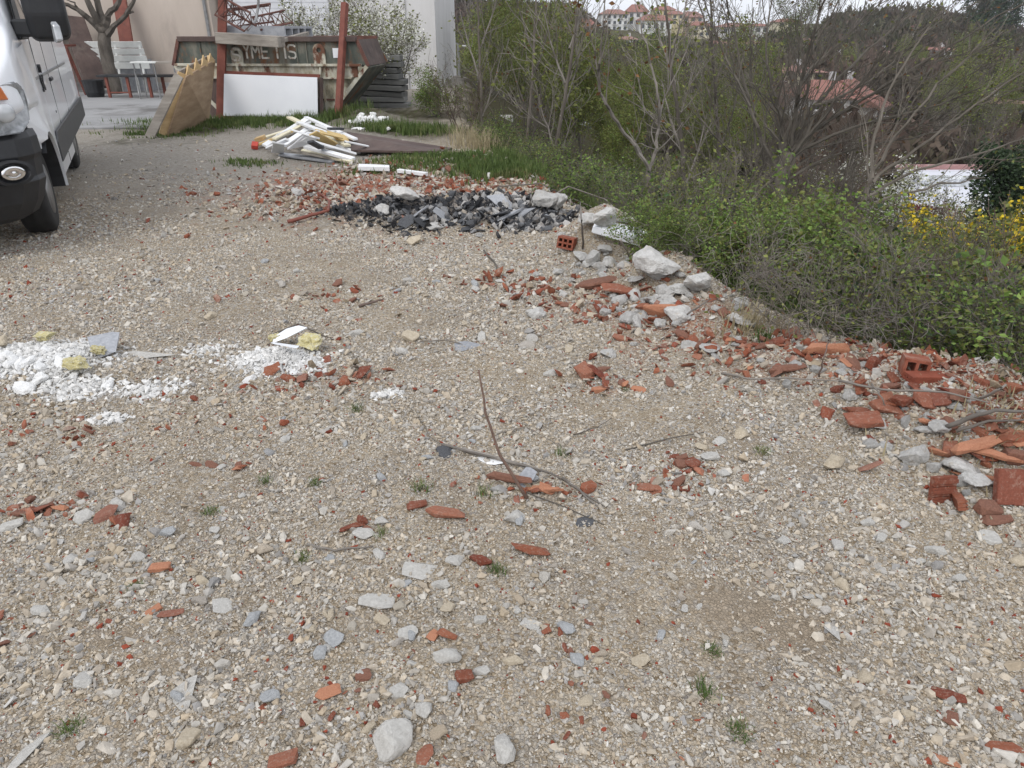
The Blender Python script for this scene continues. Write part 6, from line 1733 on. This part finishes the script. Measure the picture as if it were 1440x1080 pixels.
for px, py, s, k, lab in [(592, 688, 1.2, 0, 'grass tuft above the squarish red brick piece'), (683, 695, 1.0, 1, 'grass tuft at the clay strip'), (443, 680, .9, 2, 'grass tuft left of centre above the dry twig'), (425, 785, .9, 2, 'grass tuft below the dry twig'),
                          (297, 720, 1.0, 2, 'grass tuft alone on the gravel at left'), (372, 678, .9, 1, 'grass tuft beside brick bits left of centre'), (502, 578, 1.1, 1, 'grass blades below the small plaster patch'), (700, 803, 1.0, 2, 'grass tuft right of the small reddish brown brick piece'),
                          (537, 752, .8, 1, 'grass tuft under the white stone left of centre'), (1000, 915, .8, 2, 'small green weed at the left of the bare sandy patch'), (1040, 1030, 1.0, 2, 'grass tuft near the lower edge right of centre'), (990, 975, 1.0, 0, 'grass tuft below the small green weed'),
                          (100, 1025, 1.0, 2, 'moss like tuft near the flat corner slab'), (190, 825, .7, 2, 'tiny tuft left of the orange flat shard'), (1072, 635, 1.0, 2, 'flat grass tuft on the bare gravel right of the red cluster'), (790, 640, .9, 1, 'grass tuft at the right of the standing stick'),
                          (878, 548, .7, 2, 'tiny tuft by the red cluster on bare gravel'), (1075, 478, 2.2, 0, 'grey green weed at the foot of the brambles')]:
    p = GG(px, py)
    tag(link('grass_tuft', TUFT[k], None, p, (0, 0, px * .7), s * .72), lab, 'weed', 'grass tufts in the gravel')

# ------------------------------------------------------------------ the valley: hall, car, houses, lamps
M['hallroof'] = mat('hall_roof', [(.3, (.56, .57, .62)), (.7, (.66, .67, .72))], .35, 6, .6, dirt=((.40, .41, .45), .5, .55, .8), stretch=(.2, 1.5, 1))
q0, q1, q2, q3 = G(1225, 281, -4.4), G(1500, 321, -4.4), G(1560, 238, -4.4), G(1235, 238, -4.4)
t = thing('white_hall', 'long low white roofed hall below the slope at the right', 'building', (q0.x, q0.y, -9))
R0 = Vector((q0.x, q0.y, -9))
def slabq(ps, z0, z1):
    return MB().loft([[Vector((p.x, p.y, z0)) - R0 for p in ps], [Vector((p.x, p.y, z1)) - R0 for p in ps]])
cq = (q0 + q1 + q2 + q3) / 4
slabq([p.lerp(cq, .03) for p in (q0, q1, q2, q3)], -9, -4.62).build('wall', M['pale'], t)
slabq([q0, q1, q2, q3], -4.6, -4.4).build('roof', M['hallroof'], t)
MB().bar(q0 - R0 + Vector((0, 0, -.06)), q1 - R0 + Vector((0, 0, -.06)), .12, .30).build('roof_trim', mat('maroon_trim', (.16, .03, .045), 4), t)
MB().bar(q3 - R0 + Vector((0, 0, .1)), q2 - R0 + Vector((0, 0, .1)), .2, .22).build('ridge_trim', mat('pink_trim', (.36, .20, .19), 4), t)
for f_ in (.35, .62, .86):
    a = q0.lerp(q1, f_).lerp(q3.lerp(q2, f_), .55)
    MB().box(a - R0 + Vector((0, 0, .16)), (2.6, .9, .3), (0, 0, -.1)).build('roof_light', M['lens'], t)

cp = G(824, 236, -5.6)
t = thing('car', 'white car parked below the slope, seen through the bushes', 'car', (cp.x, cp.y, g1(cp.x, cp.y)), .12)
def carsec(y, w_, zb, zt, in_): return [(-w_, y, zb), (w_, y, zb), (w_, y, (zb + zt) / 2), (w_ - in_, y, zt), (-w_ + in_, y, zt), (-w_, y, (zb + zt) / 2)]
MB().loft([carsec(-.1, .78, .28, .72, .04), carsec(.15, .84, .22, .84, .04), carsec(1.0, .86, .2, .95, .05), carsec(3.6, .86, .2, .98, .05), carsec(3.8, .8, .3, .9, .05)]).build('body', M['vanwhite'], t, bevel=.04, seg=2)
MB().loft([carsec(.95, .80, .9, .96, .02), carsec(1.6, .76, .9, 1.42, .12), carsec(2.9, .76, .9, 1.44, .12), carsec(3.6, .78, .9, 1.0, .05)]).build('roof', M['vanwhite'], t, bevel=.03)
MB().loft([[(-.66, .99, 1.0), (.66, .99, 1.0), (.60, 1.52, 1.36), (-.60, 1.52, 1.36)], [(-.66, .96, 1.02), (.66, .96, 1.02), (.60, 1.50, 1.385), (-.60, 1.50, 1.385)]]).build('windscreen', M['glass'], t)
for s in (-1, 1):
    MB().box((s * .58, -.02, .66), (.34, .10, .14)).build('headlight', M['lens'], t, bevel=.03)
    for yy in (.65, 3.1):
        MB().tube([(s * .62, yy, .31), (s * .86, yy, .31)], .31, 16).build('wheel', M['tyre'], t)
MB().box((0, -.08, .5), (.9, .06, .14)).build('grille', M['black'], t)

M['rooftile'] = mat('roof_tiles', [(.3, (.20, .085, .066)), (.7, (.30, .145, .115))], 1.2, 6, .9)
M['roofbrown'] = mat('roof_brown', [(.3, (.20, .10, .08)), (.7, (.30, .17, .14))], 1.2, 6, .9)
HS = []
HW = {'white': mat('house_white', [(.3, (.60, .60, .59)), (.7, (.70, .70, .69))], .6, 5, .9), 'cream': mat('house_cream', [(.3, (.58, .52, .38)), (.7, (.66, .61, .46))], .6, 5, .9),
      'yellow': mat('house_yellow', [(.3, (.58, .50, .30)), (.7, (.66, .58, .37))], .6, 5, .9), 'grey': mat('house_grey', [(.3, (.42, .42, .42)), (.7, (.52, .52, .52))], .6, 5, .9), 'pink': mat('house_pink', [(.3, (.52, .36, .30)), (.7, (.60, .45, .38))], .6, 5, .9)}
WIN = mat('window_dark', [(.3, (.04, .045, .05)), (.7, (.10, .11, .12))], 3, 3, .3)
def house(label, xl, xr, yb, ye, yr, Y, wall, roof='rooftile', hip=True, rot=0.0, rows=2, cols=4, depth=8, name='house'):
    """front edges at pixels xl, xr; base, eaves and ridge at pixel heights yb, ye, yr; Y metres away"""
    a, c = P(xl, ye, Y), P(xr, ye, Y)
    zb, ze, zr = P(xl, yb, Y).z, (a.z + c.z) / 2, P((xl + xr) / 2, yr, Y + depth * .5).z
    w_ = c.x - a.x
    t = thing(name, label, 'house', ((a.x + c.x) / 2, Y, zb), rot)
    hz = ze - zb
    MB().box((0, depth / 2, hz / 2 - 1.5), (w_, depth, hz + 3)).build('wall', HW[wall], t)
    o = .45
    x0, x1, y0, y1, z0, z1 = -w_ / 2 - o, w_ / 2 + o, -o, depth + o, hz + .02, zr - zb
    ins = min(w_ * .32, depth * .5) if hip else 0
    vs = [(x0, y0, z0), (x1, y0, z0), (x1, y1, z0), (x0, y1, z0), (x0 + ins, depth / 2, z1), (x1 - ins, depth / 2, z1)]
    rf = MB().add(vs, [(0, 1, 5, 4), (2, 3, 4, 5), (3, 0, 4), (1, 2, 5), (3, 2, 1, 0)]).build('roof', M[roof], t)
    MB().box((w_ * .18, depth * .5, z1 + .35), (.5, .5, .8)).build('chimney', HW['grey'], rf)
    if not hip:
        for s in (-1, 1):
            MB().add([(s * w_ / 2, 0, hz), (s * w_ / 2, depth, hz), (s * w_ / 2, depth / 2, z1 - .1)], [(0, 1, 2)]).build('gable', HW[wall], t)
    for r_ in range(rows):
        for k in range(cols):
            zc = hz * (r_ + .55) / rows
            f_ = MB().box((-w_ / 2 + w_ * (k + .5) / cols, -.02, zc), (min(1.3, w_ / cols * .5), .06, min(1.6, hz / rows * .55))).build('window', WIN, t)
            if (r_ + k) % 2: MB().box((-w_ / 2 + w_ * (k + .5) / cols, -.30, zc - hz / rows * .33), (min(2.0, w_ / cols * .8), .5, .12)).build('balcony', HW['white'], t)
    return t
house('white villa with a red hipped roof topmost on the hill crest', 884, 912, 36, 17, 6, 232, 'white', cols=3)
house('yellow villa with a flat red roof at the top of the hill', 922, 950, 34, 14, 8, 236, 'yellow', cols=3)
house('long white house with a broad red roof below the two villas', 900, 945, 44, 29, 20, 226, 'white', rows=1, cols=5)
house('yellow house at the right of the yellow villa', 945, 962, 36, 20, 15, 230, 'yellow', cols=2)
house('pink roofed house on the crest right of the yellow houses', 960, 990, 40, 24, 16, 234, 'pink', 'roofbrown', cols=3)
house('white apartment house half hidden on the crest left of the red villa', 846, 884, 44, 20, 13, 228, 'white', 'roofbrown', rows=3, cols=5)
house('cream house at the right end of the crest houses', 975, 1000, 52, 36, 30, 222, 'cream', cols=3)
house('large pale house behind the leafing trees on the left of the hill', 760, 812, 74, 44, 36, 150, 'white', 'roofbrown', rows=2, cols=5)
house('house with an orange roof left of the crest', 806, 840, 52, 38, 26, 200, 'pink', rows=1, cols=3)
house('small white house far on the crest behind the fanned tree', 1062, 1082, 48, 37, 33, 215, 'white', cols=2, rows=1)
house('pink roofed house far on the crest behind the fanned tree', 1094, 1130, 40, 31, 26, 240, 'cream', cols=3, rows=1)
house('long pale house far on the crest left of the fanned tree', 1015, 1060, 50, 38, 32, 225, 'white', 'roofbrown', cols=4, rows=1)
house('white house high on the hill at the right', 1298, 1322, 52, 40, 31, 205, 'white', cols=2)
house('cream flat house on the hill behind the fanned tree', 1015, 1048, 92, 78, 74, 130, 'yellow', 'roofbrown', cols=4, rows=1)
house('pale house with a grey roof in the valley behind the fanned tree', 1090, 1160, 132, 102, 92, 95, 'cream', 'roofbrown', cols=4, rows=2)
house('red roofed house in the valley, left of two', 1145, 1208, 178, 140, 112, 76, 'white', cols=4, rows=2, hip=True)
house('red roofed white gabled house in the valley, right of two', 1215, 1268, 190, 150, 110, 80, 'white', cols=3, rows=2, hip=False, rot=.9)
house('pale house at the right edge of the valley', 1396, 1450, 182, 146, 136, 70, 'cream', 'roofbrown', cols=3, rows=2)
house('low grey shed like house in the valley below the red roofs', 1150, 1215, 205, 186, 178, 66, 'grey', 'roofbrown', cols=4, rows=1)
for k, (xl, xr, yb, ye, yr, Y, wl, lab) in enumerate([
    (1322, 1348, 82, 71, 66, 150, 'white', 'white house on the wooded hill right of the fanned tree'), (1236, 1262, 86, 76, 70, 160, 'cream', 'cream house on the wooded hill above the gabled house'), (1172, 1200, 92, 82, 76, 140, 'white', 'white house above the left red roofed house'),
    (1352, 1400, 172, 158, 152, 85, 'white', 'long pale roofed house left of the pale house at the right edge'), (1052, 1078, 72, 62, 57, 170, 'white', 'white house half up the hill behind the fanned tree'), (1290, 1320, 112, 101, 95, 120, 'grey', 'grey house on the lower hill right of the gabled house'),
    (1002, 1028, 72, 62, 57, 180, 'white', 'white house just below the right end of the crest houses'), (1120, 1146, 66, 57, 52, 190, 'pink', 'pink house in the upper hillside behind the fanned tree'), (868, 898, 66, 56, 51, 190, 'white', 'white house in the trees below the villa with the red roof')]):
    house(lab, xl, xr, yb, ye, yr, Y, wl, 'roofbrown' if k % 3 else 'rooftile', cols=3, rows=1)
    HS.append(((xl + xr) / 2, (xr - xl) / 2 + 5, Y + 2, Y - 22))
for px, py, yt, Y, lab in ((646, 118, 62, 46, 'grey street lamp right beside the pale garage corner'), (672, 112, 68, 60, 'farther grey street lamp right of the garage corner')):
    b0, tp = P(px, py, Y), P(px, yt, Y)
    t = thing('street_lamp', lab, 'street lamp', (b0.x, b0.y, g1(b0.x, b0.y)))
    hh = tp.z - t.location.z
    MB().tube([(0, 0, 0), (0, 0, hh)], [.11, .06], 8).build('pole', M['steel'], t)
    MB().bar((0, 0, hh), (-.7, 0, hh + .15), .08, .06).build('arm', M['steel'], t)
    MB().box((-.85, 0, hh + .15), (.6, .25, .12), (0, .1, 0)).build('lamp_head', HW['grey'], t, bevel=.03)
wq = P(695, 185, 20.0)
t = tag(MB().box((0, 0, -1.0), (1.0, .4, 3.2)).build('concrete_pillar', M['concrete'], bevel=.03, loc=(wq.x, 20.0, wq.z - .2)), 'grey concrete pillar half hidden in the leafing trees', 'pillar')

# trees on the valley floor and the wooded hill
for k in range(150):
    y = 40 * (125 / 40) ** rv.random(); px = rv.uniform(600, 1520)
    x = (px - 720) / FPX * (y * CT + 8 * ST)
    if edge_d(x, y) < 10 or not free_sight(x, y): continue
    if any(abs(px - c_) < w_ and y < Y_ for c_, w_, Y_ in ((1176, 34, 78), (1242, 34, 82), (1125, 36, 96), (1420, 30, 72), (786, 26, 90))): continue
    key = rv.choice(['bare', 'bare', 'bare', 'bare', 'bare', 'leafing', 'bare', 'ever' if rv.random() < .4 and px > 1330 else 'leafing'])
    lab = {'bare': ('bare brown tree down on the valley floor', 'tree', 'bare trees on the valley floor'), 'leafing': ('olive green tree down on the valley floor', 'tree', 'olive trees on the valley floor'), 'ever': ('dark evergreen tree down on the valley floor', 'tree', 'evergreens on the valley floor')}[key]
    grow_at(key, x, y, rv.uniform(.9, 1.5), *lab)
for px, Y, sc in ((1160, 62, .95), (1192, 66, 1.0), (1222, 60, .9), (1250, 66, .85), (1176, 58, .7)):
    grow_px('bare', px, Y, sc, 'bare brown tree standing in front of the red roofed valley houses', 'tree', 'bare trees before the valley houses')
grow_px('ever', 948, 150, (P(948, 52, 150).z - g1(38, 150)) / 5.6, 'broad dark evergreen below the white crest houses', 'tree', k=1)
grow_px('ever', 920, 190, (P(920, 46, 190).z - g1(38, 190)) / 5.6, 'dark round evergreen in front of the long white crest house', 'tree', k=1, rz=1)
grow_px('ever', 1392, 190, 2.2, 'dark pointed conifer on the hill at the right', 'tree', k=0)
grow_px('ever', 1368, 200, 2.4, 'pair of the dark conifer, left of it on the hill', 'tree', k=0, rz=2)
grow_px('leafing', 1115, 130, 2.4, 'pale green willow like tree on the hill behind the fanned tree', 'tree', k=2)

def far_wood():
    r = np.random.RandomState(12)
    n = 5200
    y = np.concatenate([85 * (300 / 85) ** r.rand(n - 1900), 26 * (85 / 26) ** r.rand(1900)]); px = r.uniform(560, 1560, n)
    x = (px - 720) / FPX * (y * CT + 4)
    keep = edge_d(x, y) > 13
    keep &= ~((px > 790) & (px < 856) & (y < 46)) & ~((px > 1200) & (y < 42)) & ~((px > 1060) & (px < 1290) & (y > 58) & (y < 80))
    for c_, w_, Y_, t_ in ((1176, 34, 78, 60), (1242, 34, 82, 60), (1125, 36, 97, 60), (786, 28, 152, 110), (1032, 20, 132, 100), (915, 36, 238, 215), (865, 24, 232, 214), (822, 20, 203, 185), (965, 30, 240, 218), (1040, 30, 230, 216), (1072, 14, 218, 204), (1110, 22, 245, 228), (1310, 14, 208, 195), *HS):
        keep &= ~((np.abs(px - c_) < w_) & (y < Y_) & (y > t_))
    x, y, px = x[keep], y[keep], px[keep]
    n = len(x)
    hgt = r.uniform(3.0, 6.5, n) * (1 + .25 * (y > 180)); wid = hgt * r.uniform(.28, .5, n)
    hgt = np.where(y < 85, hgt * .5, hgt); wid = np.where(y < 85, hgt * .5, wid)
    z = gz(x, y)
    yl = np.interp(px, [560, 640, 800, 835, 855, 1000, 1060, 1130, 1180, 1300, 1350, 1440, 1560], [-8, -6, 6, 30, 50, 60, 48, 44, 12, 6, 24, 40, 44])
    yl = yl + r.uniform(-4, 12, n) + (fbm(px * .05, px * 0, 8, 2) - .5) * 14
    v_ = (540 - yl) / FPX
    zl = H + y * (-ST + v_ * CT) / (CT + v_ * ST)
    hgt = np.minimum(hgt, zl - z); wid = np.minimum(wid, hgt * .6)
    ok = hgt > 1.0
    x, y, px, z, hgt, wid = (q[ok] for q in (x, y, px, z, hgt, wid)); n = len(x)
    t = np.clip(fbm(x * .03, y * .03, 5, 3) * .8 + r.rand(n) * .4 - .1, 0, 1)
    base = palette([(0, (.050, .060, .032)), (.25, (.085, .085, .045)), (.45, (.105, .085, .065)), (.65, (.125, .088, .072)), (.8, (.075, .085, .05)), (.92, (.032, .045, .03)), (1, (.035, .05, .032))], t) * r.uniform(.75, 1.25, (n, 1))
    q = 46
    u = r.normal(0, 1, (n, q, 3)); u /= np.linalg.norm(u, axis=2)[..., None]
    rad = r.rand(n, q) ** .45
    c = np.stack([x, y, z + hgt * .55], 1)[:, None] + u * rad[..., None] * np.stack([wid, wid, hgt * .5], 1)[:, None]
    c = c.reshape(-1, 3)
    m = len(c)
    s = (r.uniform(.16, .42, m) * np.repeat(1 + y / 300, q))[:, None]
    a = r.normal(0, 1, (m, 3)); a[:, 2] += np.sign(a[:, 2]) * .8; a /= np.linalg.norm(a, axis=1)[:, None]
    b_ = np.cross(a, r.normal(0, 1, (m, 3))); b_ /= np.linalg.norm(b_, axis=1)[:, None]
    V = np.stack([c - a * s * 1.5, c + b_ * s * .55, c + a * s * 1.5, c - b_ * s * .55], 1).reshape(-1, 3)
    col = np.repeat(np.repeat(base, q, 0) * r.uniform(.6, 1.4, (m, 1)), 4, 0)
    me = np_mesh('hill_wood', V, [np.arange(m * 4).reshape(m, 4)], mat('hill_wood', var(.8, 1.0), 2, 3, .9, attr='col', trans=.2, spec=.1), col=col)
    tag(link('hill_wood', me), 'brown and olive spring woodland covering the far hillside', 'woodland', kind='stuff')
far_wood()

for L in PR.values():
    for o in L:
        if o.name not in _used:
            for ch in list(o.children): D.objects.remove(ch)
            D.objects.remove(o)

# ------------------------------------------------------------------ thin spring haze over the valley
bpy.context.view_layer.update()
lo, hi = Vector((1e9,) * 3), Vector((-1e9,) * 3)
for o in S.objects:
    if o.type == 'MESH':
        for c in o.bound_box:
            p = o.matrix_world @ Vector(c)
            lo = Vector(map(min, lo, p)); hi = Vector(map(max, hi, p))
hz = MB().box(((lo.x + hi.x) / 2, (lo.y + hi.y) / 2, (lo.z + hi.z) / 2), (hi.x - lo.x + 20, hi.y - lo.y + 20, hi.z - lo.z + 2)).build('haze', [])
tag(hz, 'thin pale spring haze over the valley', 'haze', kind='stuff')
hm = D.materials.new('haze'); hm.use_nodes = True
hn = hm.node_tree.nodes
hn.remove(hn['Principled BSDF'])
pv = hn.new('ShaderNodeVolumePrincipled')
pv.inputs['Density'].default_value = .0003
pv.inputs['Color'].default_value = (.86, .90, .96, 1)
hm.node_tree.links.new(pv.outputs[0], hn['Material Output'].inputs['Volume'])
hz.data.materials.append(hm)
